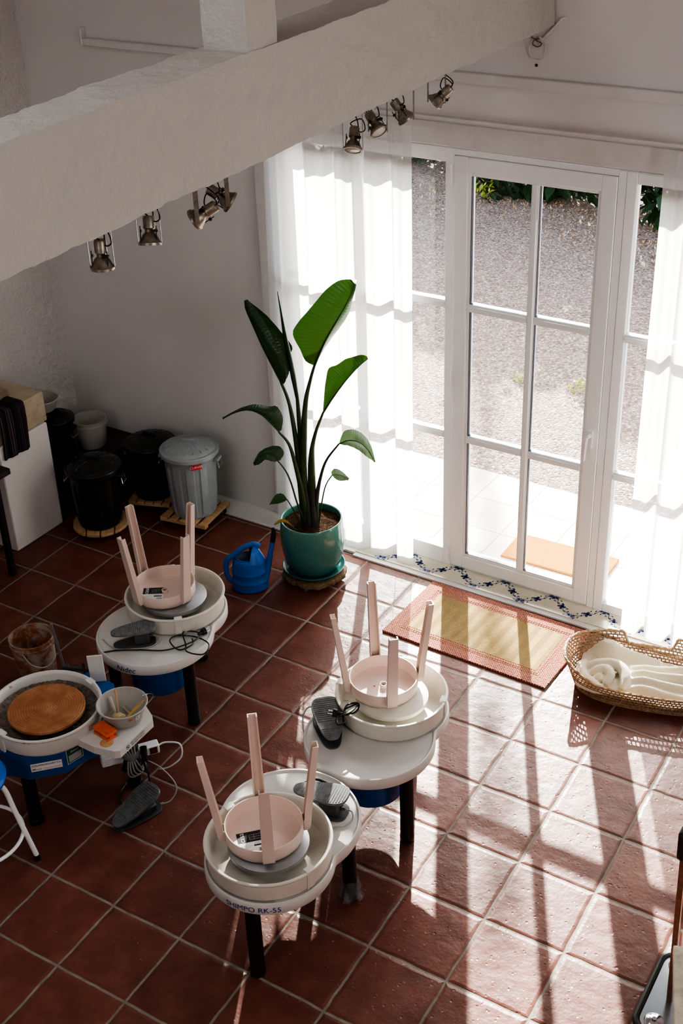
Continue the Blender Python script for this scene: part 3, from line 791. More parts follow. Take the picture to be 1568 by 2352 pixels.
for k in range(14):
    s_ = 1-k*.07; m.tube([(*oval(2*math.pi*i/50, .345*s_, .165*s_), .014) for i in range(50)], .005, 5, closed=True, sub=1)
m.build('basket_base', M['cane'], bk)
# fleece blanket: one rumpled sheet
from mathutils import noise as mn
def blanket():
    NX, NY = 150, 80; P = []
    for j in range(NY+1):
        row = []
        for i in range(NX+1):
            u_, v_ = i/NX, j/NY
            x = -.335+.70*u_; y = -.168+.325*v_
            # keep inside the wall
            k = abs(x)/.372; lim = .186*max(0, 1-k**3.2)**(1/2.6); y = max(-lim, min(lim, y))
            fold = 0
            # long curved ridges to the right
            for cc, wv, hh in ((-.125, .020, .030), (-.075, .022, .046), (-.015, .025, .052), (.05, .028, .046)):
                cy = cc-.16*max(0, x-.02)**1.15+.05*math.sin((x+.1)*4)
                g = math.exp(-((y-cy)/wv)**2); fold += hh*g*max(0, min(1, (x+.16)/.14))
            base = .060+.028*mn.noise(Vector((x*5, y*6, 2)))
            # raised corner against the far left wall
            base += .085*math.exp(-(((x+.22)/.07)**2+((y-.135)/.05)**2))+.045*math.exp(-(((x+.10)/.16)**2+((y-.15)/.045)**2))
            # crumpled swirl at near left
            dx, dy = x+.185, y+.075; rr = math.hypot(dx, dy*1.2)
            base += .018*math.exp(-(rr/.085)**2)
            base += .018*math.exp(-(((x+.30)/.04)**2+((y+.02)/.09)**2))
            z = base+fold
            z -= .012*(1-math.exp(-max(0, lim-abs(y))/.02))*0
            row.append((x, y, max(.02, min(z, .155))))
        P.append(row)
    m = MB(); m.grid(P, uv=False)
    # turned over folds of the loose end, left
    for p_, r_ in (([(-.315, -.015, .075), (-.25, .015, .100), (-.17, .012, .118), (-.115, -.025, .118), (-.098, -.080, .104), (-.105, -.135, .084)], [.012, .020, .022, .022, .020, .012]),
                   ([(-.285, -.060, .072), (-.240, -.035, .100), (-.195, -.035, .112), (-.172, -.070, .108), (-.185, -.120, .088)], [.010, .018, .020, .018, .010]),
                   ([(-.315, .060, .066), (-.325, .0, .082), (-.305, -.065, .080), (-.255, -.112, .078), (-.20, -.140, .074)], [.012, .018, .020, .018, .010]),
                   ([(-.245, -.085, .080), (-.222, -.075, .094), (-.215, -.100, .088)], [.010, .014, .010])):
        m.tube(p_, r_, 12)
    return m
bl = blanket().build('blanket', M['fleece'], None, smooth=180, solid=.014)
k_ = bl.modifiers.new('r', 'REMESH'); k_.mode = 'VOXEL'; k_.voxel_size = .0045; k_.use_smooth_shade = True
k_ = bl.modifiers.new('sm', 'SMOOTH'); k_.factor = .6; k_.iterations = 5
bl.location = (1.365, -.515, 0); bl.rotation_euler = (0, 0, BA)
tag(bl, 'rumpled cream fleece blanket lying folded inside the woven basket', 'blanket')

# ------------------------------------------------------------------ pottery wheels
D_ = .21; RB, RT = .250, .281
def fig8(inset=0, n_=120):
    out = []; c = Vector((D_*.45, 0))
    rad = []
    for i in range(n_):
        a = 2*math.pi*i/n_; dr = Vector((math.cos(a), math.sin(a))); best = 0
        for cx, rr in ((0, RB), (D_, RT)):
            o_ = c-Vector((cx, 0)); b = o_.dot(dr); q = o_.dot(o_)-rr*rr; best = max(best, -b+math.sqrt(b*b-q))
        rad.append(best)
    rad = [(rad[i-1]+rad[i]*2+rad[(i+1) % n_])/4 for i in range(n_)]
    for i in range(n_):
        a = 2*math.pi*i/n_; out.append((c.x+(rad[i]-inset)*math.cos(a), c.y+(rad[i]-inset)*math.sin(a)))
    return out
def deck_mesh(m):
    rg_ = [(.012, .392), (.004, .388), (0, .395), (0, .436), (.003, .442), (.009, .443), (.013, .439), (.016, .4365), (.12, .4365), (.2, .4365)]
    m.rings([[(x, y, z) for x, y in fig8(i_)] for i_, z in rg_])
PAN = [(.10, .438), (.222, .438), (.232, .444), (.237, .455), (.2385, .520), (.2435, .524), (.2455, .529), (.2435, .5345), (.236, .535), (.231, .530), (.2275, .52), (.224, .462), (.216, .452), (.07, .452), (.062, .458), (.058, .480), (.0, .480)]
def foot_pedal(label, loc, rz, tilt, cord=None, cordmat='cord_grey', roll=0, zt=.066, hh=.052, sc_=1):
    """tapered ribbed tread hinged over a small housing on a base plate"""
    t = thing('foot_pedal', label, 'foot pedal', loc, rz, 'foot pedals of the pottery wheels')
    t.rotation_euler = (roll, 0, rz); t.scale = (sc_, sc_, sc_)
    out = []
    for i in range(40):
        a = 2*math.pi*i/40; x = .125*math.copysign(abs(math.cos(a))**.75, math.cos(a)); w_ = .058-.018*(x/.125)
        out.append((x, w_*math.copysign(abs(math.sin(a))**.62, math.sin(a))))
    m = MB(); m.prism([(x*.95, y*.95) for x, y in out], 0, .007); m.build('base_plate', M['pedal_dark'], t, bevel=.002)
    m = MB(); m.box(-.085, .0, -.040, .040, .0072, hh); m.cyl((-.085, 0, .03), (-.11, 0, .03), .009, .006, n=12); m.build('housing', M['pedal_dark'], t, bevel=.006)
    T_ = TR((0, 0, zt), ry=tilt)
    m = MB(); m.prism(out, 0, .013, T=T_)
    for i in range(20):
        x = -.112+i*.0118
        if .028 < x < .06: continue
        w_ = (.058-.018*(x/.125))*.86*max(.35, math.sqrt(max(0, 1-(abs(x)/.125)**4)))
        m.box(x-.0027, x+.0027, -w_, w_, .013, .0152, T=T_)
    m.build('tread', M['pedal_grey'], t, bevel=.0015, seg=1)
    if cord:
        m = MB(); m.tube(cord, .0032, 8); m.tube([cord[0], tuple(Vector(cord[0])*.7+Vector(cord[1])*.3)], .0055, 8, sub=1); m.build('cord', M[cordmat], t)
    return t

def wheel(label, loc, az, motor_z=.150, pan='cream_plastic', head='metal_grey', head_r=.155, head_h=.022, text=None, pan_rot=.5):
    t = thing('pottery_wheel', label, 'pottery wheel', loc, az, 'round-topped pottery wheels')
    m = MB(); deck_mesh(m)
    if text:
        s_, size, th, cx, rr, mi, shr = text
        m.text(s_, size, lambda x, y: (cx+(rr+.0012)*math.cos(th+x/rr), (rr+.0012)*math.sin(th+x/rr), .413+y), 1, shr)
        m.build('table_top', [M['white_plastic'], M[mi]], t, smooth=40)
    else: m.build('table_top', M['white_plastic'], t, smooth=40)
    m = MB(); m.lathe(PAN, 72)
    for a in (pan_rot, pan_rot+math.pi):
        Q = Matrix.Rotation(a, 4, 'Z'); m.box(.218, .2460, -.019, .019, .528, .5372, T=Q); m.box(.2365, .2425, -.013, .013, .455, .530, T=Q)
        m.box(.2375, .2405, -.019, -.013, .45, .530, T=Q); m.box(.19, .226, -.022, .022, .452, .4545, T=Q)
    m.build('splash_pan', M[pan], t, smooth=40)
    m = MB(); m.lathe([(0, .482), (.05, .482), (.055, .488), (head_r-.006, .490), (head_r, .4925), (head_r, .510-.0), (head_r-.003, .512), (0, .512)], 64)
    for rr in (.05, .09, .125): m.lathe([(rr-.0012, .5121), (rr, .5127), (rr+.0012, .5121)], 64)
    m.build('wheel_head', M[head], t, smooth=40)
    m = MB(); m.lathe([(0, motor_z), (.134, motor_z), (.141, motor_z+.008), (.141, .36), (.139, .388)], 48, T=Matrix.Translation((D_*.98, 0, 0)))
    m.lathe([(.0, .33), (.12, .33), (.13, .335), (.13, .388)], 40)
    m.build('motor_housing', M['blue_paint'], t, smooth=40)
    for px_, py_ in ((-.19, 0), (.285, .213), (.285, -.213)):
        m = MB(); s_ = 1.0 if px_ < 0 else .97
        m.lathe([(0, 0), (.028, 0), (.031, .004), (.031, .03), (.0295, .032), (.0295, .372), (.037, .380), (.037, .392)], 24, T=Matrix.Translation((px_, py_, 0))); m.build('leg', M['black_leg'], t, smooth=40)
    return t
azA, azB, azC = R(-80.5), R(103.2), R(-86.5)
PA, PB, PC = (-.679, -1.589, 0), (.671, -2.703, 0), (.626, -1.7155, 0)
thA = R(-80)-azA; thB = R(-70)-azB
wA = wheel('pottery wheel with white round table and blue motor nearest the trash bins', PA, azA, text=('Nidec', .042, thA, D_, RT, 'ink_black', .25), pan_rot=R(-47)-azA)
wB = wheel('front pottery wheel whose basin faces the camera with dark blue letters on the rim', PB, azB, text=('SHIMPO RK-55', .034, thB, 0, RB, 'ink_blue', 0), pan_rot=R(-14)-azB)
wC = wheel('pottery wheel with large bare round table standing in the sunlight beside the rug', PC, azC, pan='cream_plastic', head='cream_plastic', head_r=.16, pan_rot=R(15)-azC)
# film round the foot of the front wheel's right leg
m = MB(); rr_ = random.Random(5)
m.lathe([(.034, .004), (.046, .012), (.040, .04), (.043, .06), (.036, .09), (.038, .105)], 26, ripple=lambda a, r_, z: .005*math.sin(a*5+z*90)+.003*math.sin(a*11-z*50))
for k in range(5):
    a = rr_.uniform(-1.6, .3); m.add([(.036*math.cos(a), .036*math.sin(a), .06), (.062*math.cos(a), .062*math.sin(a), .006+rr_.random()*.01), (.055*math.cos(a+.5), .055*math.sin(a+.5), .004), (.036*math.cos(a+.4), .036*math.sin(a+.4), .03)], [(0, 1, 2, 3)])
o = m.build('plastic_film', M['clear_bag'], None, smooth=60)
lp = Matrix.Translation(PB) @ Matrix.Rotation(azB, 4, 'Z') @ Vector((.285, -.213, 0)); o.location = lp
tag(o, "crumpled clear plastic film wrapped round the foot of the front wheel's right leg", 'plastic film')

# ------------------------------------------------------------------ upturned stools
def make_stool(label, loc, rz):
    t = thing('plastic_stool', label, 'stool', loc, rz, 'upturned plastic stools')
    m = MB(); m.lathe([(.0, .0), (.128, .0), (.141, .004), (.148, .014), (.150, .03), (.150, .068), (.1485, .070), (.1455, .070), (.144, .068), (.144, .024), (.140, .014), (.132, .010), (.0155, .010), (.0155, .026), (.0125, .026), (.0115, .012), (0, .012)], 72)
    m.build('seat', M['stool_pink'], t, smooth=40)
    m = MB(); m.lathe([(0, .0125), (.0113, .0125)], 20); m.build('seat_hole', M['ink_black'], t)
    H_ = .417
    for q in range(4):
        Q = Matrix.Rotation(q*math.pi/2, 4, 'Z'); rg_ = []
        for z, ro, ri, w_ in ((.016, .153, .1485, .012), (.020, .163, .149, .019), (.030, .172, .1495, .0225), (.045, .176, .1495, .0228), (.069, .1785, .1495, .0228), (.072, .179, .152, .0228), (.11, .1825, .156, .0222), (H_, .2215, .199, .0185)):
            th = .0042
            rg_.append([(ro, -w_, z), (ro, w_, z), (ri, w_, z), (ri, w_-th, z), (ro-th, w_-th, z), (ro-th, -w_+th, z), (ri, -w_+th, z), (ri, -w_, z)])
        m = MB(); m.rings(rg_, T=Q); m.build('leg', M['stool_pink'], t, smooth=30, bevel=.0012, seg=2)
    return t
def casa_label(t, cx, cy, rz, full=True):
    """black and white paper label stuck under the seat"""
    Q = TR((cx, cy, .0108), rz=rz) @ Matrix.Diagonal((1.5, 1.5, 1, 1))
    m = MB(); m.box(-.034, .034, 0, .036, 0, .0006, 0, Q); m.box(-.034, .034, -.040, 0, 0, .0006, 1, Q)
    f = lambda ox, oy: (lambda x, y: Q @ Vector((ox+x, oy+y, .0009)))
    m.text('casa', .020, lambda x, y: Q @ Vector((-.022-y, .018+x, .0009)), 1)
    for i in range(3): m.box(-.004, .026, .008+i*.008, .0088+i*.008, .0006, .001, 2, Q)
    m.box(-.004, -.0032, .008, .0248, .0006, .001, 2, Q); m.box(.008, .0088, .008, .0248, .0006, .001, 2, Q)
    for i in range(7): m.box(-.030, -.030+.018+.006*((i*7) % 3), -.036+i*.0042, -.0352+i*.0042, .0006, .0009, 2, Q)
    m.text('Stool', .006, f(.012, -.006), 0); m.box(.004, .030, -.016, -.011, .0006, .001, 0, Q)
    for i in range(9): m.box(.014+i*.0019, .0148+i*.0019+(i % 3)*.0003, -.036, -.024, .0006, .001, 0, Q)
    m.build('paper_label', [M['ink_black'], M['ink_white'], M['ink_grey']], t, smooth=0)
zs = .5132
sA = make_stool('pale pink upturned plastic stool on the wheel near the blue watering can', (-.730, -1.600, zs), R(78.4))
casa_label(sA, *(Matrix.Rotation(-R(78.4), 2) @ Vector((-.040, -.045)))[:], R(34-78.4))
sB = make_stool('pale pink upturned plastic stool in the basin of the front wheel', (.645, -2.690, zs), R(41.5))
casa_label(sB, *(Matrix.Rotation(-R(41.5), 2) @ Vector((-.018, -.058)))[:], R(46-41.5))
sC = make_stool('pale pink upturned plastic stool in the sunlit basin beside the rug', (.575, -1.697, zs), R(43.8))
m = MB(); Q = TR((*(Matrix.Rotation(-R(43.8), 2) @ Vector((.045, -.055)))[:], .0108), rz=-.6)
m.box(-.03, .03, -.028, .028, 0, .0006, 0, Q); m.build('clear_sticker', M['clear_bag'], sC, smooth=0)
m = MB(); m.lathe([(0, .0008), (.03, .0008), (.031, 0)], 20, T=Q @ TR((-.045, -.03, 0)) @ Matrix.Diagonal((.7, .45, 1, 1))); m.build('black_sticker', M['ink_black'], sC, smooth=0)
for st, a, p in ((sC, 43.8, (-.035, -.02)), (sB, 41.5, (.055, -.06))):
    m = MB(); q = Matrix.Rotation(-R(a), 2) @ Vector(p); m.lathe([(0, .0112), (.004, .0112), (.004, .0105)], 12, T=Matrix.Translation((q.x, q.y, 0))); m.build('red_dot', M['ink_red'], st)

# ------------------------------------------------------------------ pedals and cords
TZ = .4372
foot_pedal("dark grey foot pedal with tangled black cord on the wheel nearest the bins", (-.672, -1.912, TZ), R(-134), R(3), zt=.085, hh=.068, sc_=.84,
           cord=[(-.11, .0, .03), (-.14, .02, .02), (-.10, .065, .006), (.0, .075, .006), (.10, .05, .006), (.15, -.02, .006), (.17, -.07, .006), (.165, -.10, -.03), (.10, -.12, -.08)])
foot_pedal("grey foot pedal standing on the round table behind the front wheel's stool", (.705, -2.392, TZ), R(12+180), R(4), zt=.088, hh=.072, sc_=.92,
           cord=[(-.11, 0, .03), (-.14, .005, .028), (-.15, .03, .01), (-.13, .07, .006), (-.08, .10, .006)])
pC = foot_pedal('dark grey foot pedal leaning against the splash pan of the sunlit wheel', (.475, -1.985, TZ), R(-48), R(6),
           cord=[(-.10, .0, .03), (-.14, -.03, .02), (-.15, -.07, .02), (-.10, -.10, .0), (.02, -.105, -.02), (.08, -.09, -.05)])
foot_pedal('grey foot pedal on the floor tiles beside the power strip', (-.245, -2.475, .001), R(-102), R(19), zt=.060, hh=.040,
           cord=[(-.10, .045, .03), (-.15, .06, .03), (-.20, .04, .07), (-.19, -.05, .13), (-.15, -.14, .16)])
def cable(name, label, pts, r_, mat, loc=(0, 0, 0), plug=None):
    t = thing(name, label, 'cable', loc)
    m = MB(); m.tube(pts, r_, 8); m.build('cord', mat, t)
    if plug:
        p, d = plug; A_ = aim(p, d); m = MB(); m.lathe([(0, -.03), (.006, -.03), (.010, -.01), (.016, -.006), (.018, .012), (0, .014)], 20, T=A_)
        m.build('plug', M['black_plastic'], t); m = MB(); [m.cyl((s_*.009, 0, .013), (s_*.009, 0, .033), .0024, n=8, T=A_) for s_ in (-1, 1)]; m.build('pin', M['chrome'], t)
    return t
cable('power_cable', 'black power cable tangled in loops on the table beside the dark pedal', [(.10, .10, .008), (.14, .05, .02), (.10, .0, .008), (.03, .02, .02), (.02, .08, .008), (.10, .12, .008), (.20, .10, .014), (.22, .03, .008), (.15, .0, .016), (.10, .05, .01), (.04, .11, .02), (.10, .15, .012), (.13, .08, .02), (.05, -.03, .008), (-.06, -.09, .006), (-.15, -.145, .006), (-.20, -.19, .004)], .0035, M['black_plastic'], (-.545, -1.86, TZ), ((.115, .165, .014), (.3, 1, 0)))
cable('power_cable', 'black power cable with plug bundled on the ribbed pedal beside the sunlit pan', [(.0, 0, .005), (.03, .02, .0), (.05, .06, .0), (.03, .10, .005), (.0, .06, .01), (.02, .0, .004), (.045, -.03, .0), (.03, -.06, .004), (.01, -.03, .012), (.04, .03, .012), (.035, .09, .012), (.01, .03, .016)], .0042, M['black_plastic'], (.520, -1.968, TZ+.096), ((-.012, -.01, .012), (-1, -.4, .1)))
cable('power_cable', "short black coiled cable on the back rim of the front wheel's table", [(-.06, -.03, .0), (-.02, .0, .02), (.02, .012, .012), (.06, .01, .008), (.09, -.01, .006), (.12, -.02, .0)], .0055, M['black_plastic'], (.62, -2.285, TZ+.002))

# ------------------------------------------------------------------ wheel in use (left)
PD = Vector((-.620, -2.552, 0))
wd = thing('pottery_wheel', 'clay-splashed pottery wheel with blue angular body at the left edge', 'pottery wheel', PD)
def dl(x, y): return (x-PD.x, y-PD.y)
body = [dl(-.546, -2.765), dl(-.441, -2.654), dl(-.420, -2.545), dl(-.397, -2.500), dl(-.43, -2.33), dl(-.55, -2.20), dl(-.70, -2.19), dl(-.84, -2.38), dl(-.86, -2.60), dl(-.76, -2.77), dl(-.66, -2.80)]
m = MB(); m.prism(body, .305, .436)
def face_fn(a, b, z0, z1):
    A_ = Vector((a[0], a[1], 0)); B_ = Vector((b[0], b[1], 0)); d_ = (B_-A_); n_ = Vector((d_.y, -d_.x, 0)).normalized()
    return lambda u_, v_, o=.0008: A_+d_*u_+Vector((0, 0, z0+(z1-z0)*v_))+n_*o
F1 = face_fn(body[0], body[1], .305, .436); L1 = (Vector(body[1])-Vector(body[0])).length
F2 = face_fn(body[1], body[2], .305, .436)
def decal(F, u0, u1, v0, v1, mi, o=.0008): m.add([F(u0, v0, o), F(u1, v0, o), F(u1, v1, o), F(u0, v1, o)], [(0, 1, 2, 3)], mi)
decal(F1, .07, .93, .30, .62, 1)
m.text('KERAMIKBEDARF.CH', .0132, lambda x, y: F1(.5+x/L1, .53+y/.131, .0014), 2)
m.text('michel', .0095, lambda x, y: F1(.27+x/L1, .375+y/.131, .0014), 2, .2)
decal(F1, .11, .14, .35, .42, 3, .0014); decal(F1, .155, .185, .35, .42, 3, .0014); decal(F1, .40, .92, .385, .395, 3, .0014); decal(F1, .40, .92, .35, .358, 3, .0014)
decal(F2, .12, .86, .28, .88, 1, .0008); decal(F2, .14, .84, .30, .86, 4, .0012); decal(F2, .20, .78, .34, .60, 5, .0016)
m.text('Shimpo', .014, lambda x, y: F2(.5+x/.11, .72+y/.131, .0018), 1)
m.build('body', [M['blue_paint'], M['ink_white'], M['ink_black'], M['ink_red'], M['ink_green'], M['ink_grey']], wd, smooth=0)
m = MB(); m.lathe(PAN, 72)
for a in (R(-97), R(75)):
    Q = Matrix.Rotation(a, 4, 'Z'); m.box(.218, .2460, -.020, .020, .528, .5372, T=Q); m.box(.2365, .2445, -.015, .015, .44, .530, T=Q)
m.build('splash_pan', M['dirty_pan'], wd, smooth=40)
m = MB(); m.lathe([(.06, .470), (.12, .468), (.20, .472), (.2235, .492)], 60, ripple=lambda a, r_, z: 0)
for i, v in enumerate(m.v): v.z += .006*math.sin(v.x*70+v.y*30)*math.sin(v.y*60)
m.build('clay_slurry', M['slip'], wd)
m = MB(); m.lathe([(.0, .478), (.06, .478), (.155, .498), (.160, .500), (.160, .515), (0, .515)], 60); m.build('wheel_head', M['metal_grey'], wd, smooth=40)
m = MB(); m.lathe([(.0, .5155), (.160, .5155), (.166, .518), (.167, .530), (.164, .534), (.0, .534)], 72)
bt = m.build('bat', M['clay'], None, smooth=40); bt.location = (PD.x+.018, PD.y-.01, 0); tag(bt, 'round terracotta coloured bat with throwing rings on the used wheel', 'bat')
for x, y in (dl(-.612, -2.725), dl(-.80, -2.33), dl(-.388, -2.315)):
    m = MB(); m.lathe([(0, 0), (.032, 0), (.034, .005), (.034, .028), (.030, .03), (.030, .30), (.030, .40)], 24, T=Matrix.Translation((x, y, 0))); m.build('leg', M['black_leg'], wd, smooth=40)
# side tray with moulded corners
m = MB(); tp = [dl(-.40, -2.605), dl(-.30, -2.607), dl(-.203, -2.585), dl(-.186, -2.57), dl(-.196, -2.345), dl(-.215, -2.325), dl(-.285, -2.285), dl(-.345, -2.30), dl(-.378, -2.42), dl(-.395, -2.52)]
m.prism(tp, .440, .478)
Ft = face_fn(tp[3], tp[4], .440, .478)
m.text('DO NOT CARRY', .0125, lambda x, y: Ft(.52+x/.225, .68+y/.038, .0012), 1); m.text('BY SIDE TABLES', .0125, lambda x, y: Ft(.53+x/.225, .34+y/.038, .0012), 1)
ring = [(math.cos(t), math.sin(t)) for t in [2*math.pi*i/24 for i in range(24)]]
m.add([Ft(.22+.010*c/.225, .5+.010*s_/.038, .0012) for c, s_ in ring]+[Ft(.22+.008*c/.225, .5+.008*s_/.038, .0012) for c, s_ in ring], [(i, (i+1) % 24, 24+(i+1) % 24, 24+i) for i in range(24)], 1)
m.add([Ft(.22-.007/.225, .5+.005/.038, .0012), Ft(.22-.005/.225, .5+.007/.038, .0012), Ft(.22+.007/.225, .5-.005/.038, .0012), Ft(.22+.005/.225, .5-.007/.038, .0012)], [(0, 1, 2, 3)], 1)
m.build('side_tray', [M['white_plastic'], M['ink_black']], wd, smooth=0, bevel=.003)
m = MB(); m.box(-.004, .004, -.035, .035, 0, .155); o = m.build('splash_guard', M['white_plastic'], wd, bevel=.003); o.location = (*dl(-.622, -2.222), .436); o.rotation_euler = (0, R(-4), R(38+90))
# bowl of tools on the tray
BW = (-.312, -2.398, .4785)
bw = thing('tool_bowl', 'warm grey plastic bowl holding pottery tools on the white side tray', 'bowl', BW)
m = MB(); m.lathe([(0, 0), (.075, 0), (.080, .004), (.104, .076), (.109, .078), (.1115, .083), (.109, .086), (.1035, .084), (.0775, .010), (.072, .006), (0, .006)], 56)
m.build('bowl_body', M['bowl_grey'], bw, smooth=40)
m = MB()
def cone_pt(a, z, o=.001): r_ = .080+(z-.004)*(.024/.072)+o; return (r_*math.cos(a), r_*math.sin(a), z)
for a0, a1, z0, z1, mi in ((-.60, -.40, .050, .062, 0), (-.26, -.02, .040, .066, 1), (-.20, -.12, .047, .060, 2)):
    m.add([cone_pt(a0, z0, .001+mi*.0004), cone_pt(a1, z0, .001+mi*.0004), cone_pt(a1, z1, .001+mi*.0004), cone_pt(a0, z1, .001+mi*.0004)], [(0, 1, 2, 3)], mi)
m.build('sticker', [M['orange'], M['ink_white'], M['ink_grey']], bw, smooth=0)
def at(x, y, z): return (BW[0]+x, BW[1]+y, BW[2]+z)
m = MB(); m.lathe([(0, -.02), (.025, -.016), (.036, 0), (.030, .014), (.012, .02), (0, .0205)], 20, ripple=lambda a, r_, z: .003*math.sin(3*a)+.002*math.sin(7*a+z*60))
o = m.build('sponge', M['potato'], None, smooth=180); o.location = at(.012, -.046, .031); tag(o, 'round yellowish natural sponge in the tool bowl', 'sponge')
def stick(name, label, cat, p0, p1, r0, r1, mat, tip=None):
    m = MB(); m.tube([p0, tuple((Vector(p0)+Vector(p1))/2), p1], [r0, (r0+r1)/2*1.05, r1], 10, sub=3); tag(m.build(name, mat), label, cat, 'pottery tools in the grey bowl')
stick('wooden_skewer', 'thin pinkish wooden stick standing upright in the tool bowl', 'tool', at(-.005, -.022, .042), at(-.022, -.006, .150), .004, .0038, plain('rosy wood', (.55, .32, .2), .6))
stick('trimming_tool', 'pale thick tool handle leaning on the left wall of the tool bowl', 'tool', at(-.028, -.015, .012), at(-.072, .005, .082), .0065, .0070, plain('pale wood', (.55, .48, .4), .6))
stick('rolling_stick', 'short pale rolled tool lying on the floor of the tool bowl', 'tool', at(-.038, .042, .014), at(.022, .020, .014), .006, .005, plain('greyish wood', (.5, .42, .36), .6))
m = MB(); m.box(-.038, .038, -.009, .009, 0, .003); o = m.build('metal_rib', M['metal_grey'], None, bevel=.001); o.location = at(.048, -.004, .012); o.rotation_euler = (0, 0, R(62)); tag(o, 'small flat steel scraper lying beside the bamboo knife in the tool bowl', 'scraper')
m = MB(); out = [(-.075, .006), (-.06, .010), (.0, .011), (.05, .006), (.078, 0), (.05, -.004), (0, -.008), (-.06, -.009), (-.075, -.005)]; m.prism(out, -.0015, .0015)
o = m.build('bamboo_knife', M['bamboo'], None, bevel=.0006); o.matrix_world = Matrix.Translation(at(.066, -.010, .066)) @ Vector((.50, .52, .70)).to_track_quat('X', 'Z').to_matrix().to_4x4(); tag(o, 'yellow bamboo knife sticking out of the right side of the tool bowl', 'knife')
m = MB(); m.tube([at(.05, .08, .088), at(.075, .10, .094), at(.11, .08, .11), at(.118, .03, .10), at(.10, .02, .089)], .0008, 5); tag(m.build('cutting_wire', M['chrome']), 'thin looped cutting wire hanging over the rim of the tool bowl', 'wire')
# orange clamp-shaped holder and a sponge below it
oc = thing('orange_scraper', 'orange plastic I-shaped scraper block lying on the white side tray', 'scraper', (-.305, -2.525, .4785), R(-10))
m = MB(); m.box(-.048, .048, -.026, .026, .004, .014); m.box(-.048, .048, -.013, .013, .014, .028); m.box(-.050, .050, -.029, .029, .028, .040)
m.build('block', M['orange'], oc, bevel=.003); m = MB(); m.box(-.048, .048, -.027, .027, 0, .004); m.build('abrasive_pad', plain('pale pad', (.55, .45, .35), .9, bump=.5), oc)
m = MB(); m.lathe([(0, 0), (.026, 0), (.029, .0006), (.027, .0011), (0, .0012)], 28); o = m.build('wooden_rib', wood('maple', (.52, .28, .11), (.62, .36, .16))); o.location = (-.268, -2.560, .4783); tag(o, 'round wooden rib half hidden under the orange scraper block', 'rib')

# power strip, cords round the post
def rot2(p, a): return (p[0]*math.cos(a)-p[1]*math.sin(a), p[0]*math.sin(a)+p[1]*math.cos(a))
ps = thing('power_strip', 'white power strip with red switch fixed behind the black leg', 'power strip', (-.452, -2.262, .115), R(54))
m = MB(); m.box(-.135, .135, -.026, .020, -.025, .025); m.build('strip_body', M['white_frame'], ps, bevel=.006)
for x in (-.105, -.053, -.001):
    m = MB(); T_ = aim((x, -.0262, 0), (0, -1, 0)); m.lathe([(.0, -.003), (.019, -.003), (.0195, .0008), (.0215, .0008)], 28, T=T_)
    for s_ in (-1, 1): m.cyl((s_*.008, 0, -.0032), (s_*.008, 0, -.002), .0028, n=10, m=1, T=T_)
    m.build('socket', [M['white_frame'], M['ink_black']], ps, smooth=40)
m = MB(); m.box(.088, .123, -.029, -.026, -.017, .017); m.build('switch', M['ink_black'], ps, bevel=.001)
m = MB(); m.box(.094, .117, -.0315, -.029, -.010, .010); m.build('switch_rocker', plain('dark red rocker', (.25, .01, .01), .3), ps, bevel=.001)
m = MB(); m.tube([(.135, 0, 0), (.17, 0, .005), (.23, -.02, -.01), (.225, -.05, -.06), (.17, -.05, -.10), (.12, -.03, -.118)], .0042, 8); m.build('cord', M['cord_white'], ps)
cb = thing('cable_bundle', 'bundle of grey and black cables taped round the black leg under the tray', 'cable', (-.388, -2.315, 0))
m = MB(); r9 = random.Random(9)
for k in range(5):
    a = -1.3+.25*k; o_ = .036; p = [(o_*math.cos(a), o_*math.sin(a), .19), (1.7*o_*math.cos(a-.25), 1.7*o_*math.sin(a-.25), .25+.012*k), (1.1*o_*math.cos(a-.9), 1.1*o_*math.sin(a-.9), .29), (1.5*o_*math.cos(a-1.6), 1.5*o_*math.sin(a-1.6), .24)]
    m.tube(p, .004, 7); p = [(o_*math.cos(a), o_*math.sin(a), .165), (1.6*o_*math.cos(a+.1), 1.6*o_*math.sin(a+.1), .10+.01*k), (1.2*o_*math.cos(a+.8), 1.2*o_*math.sin(a+.8), .085), (1.4*o_*math.cos(a+1.3), 1.4*o_*math.sin(a+1.3), .15)]; m.tube(p, .004, 7)
m.build('grey_cable', M['cord_grey'], cb)
m = MB(); m.lathe([(.036, .165), (.043, .172), (.045, .19), (.041, .205), (.036, .21)], 22, ripple=lambda a, r_, z: .003*math.sin(4*a+z*100)); m.build('tape', plain('grey duct tape', (.22, .22, .22), .5, var=.2), cb)
m = MB()
for k in range(4):
    m.tube([(.045*math.cos(t)*(1+.15*math.sin(3*t+k)), .045*math.sin(t)*(1+.15*math.sin(3*t+k)), .135-.014*k+.02*math.sin(t+k)) for t in [6.28*i/12 for i in range(12)]], .0042, 7, closed=True, sub=3)
m.tube([(.04, .01, .15), (.09, -.01, .17), (.12, -.03, .10), (.14, -.06, .03), (.11, -.12, .006), (.04, -.14, .006), (-.01, -.10, .006), (.0, -.05, .05)], .0042, 7)
m.cyl((.05, .03, .22), (.07, .01, .15), .016, .013, n=14); m.cyl((.07, .01, .15), (.095, -.01, .12), .012, .006, n=12)
m.build('black_cable', M['black_plastic'], cb)

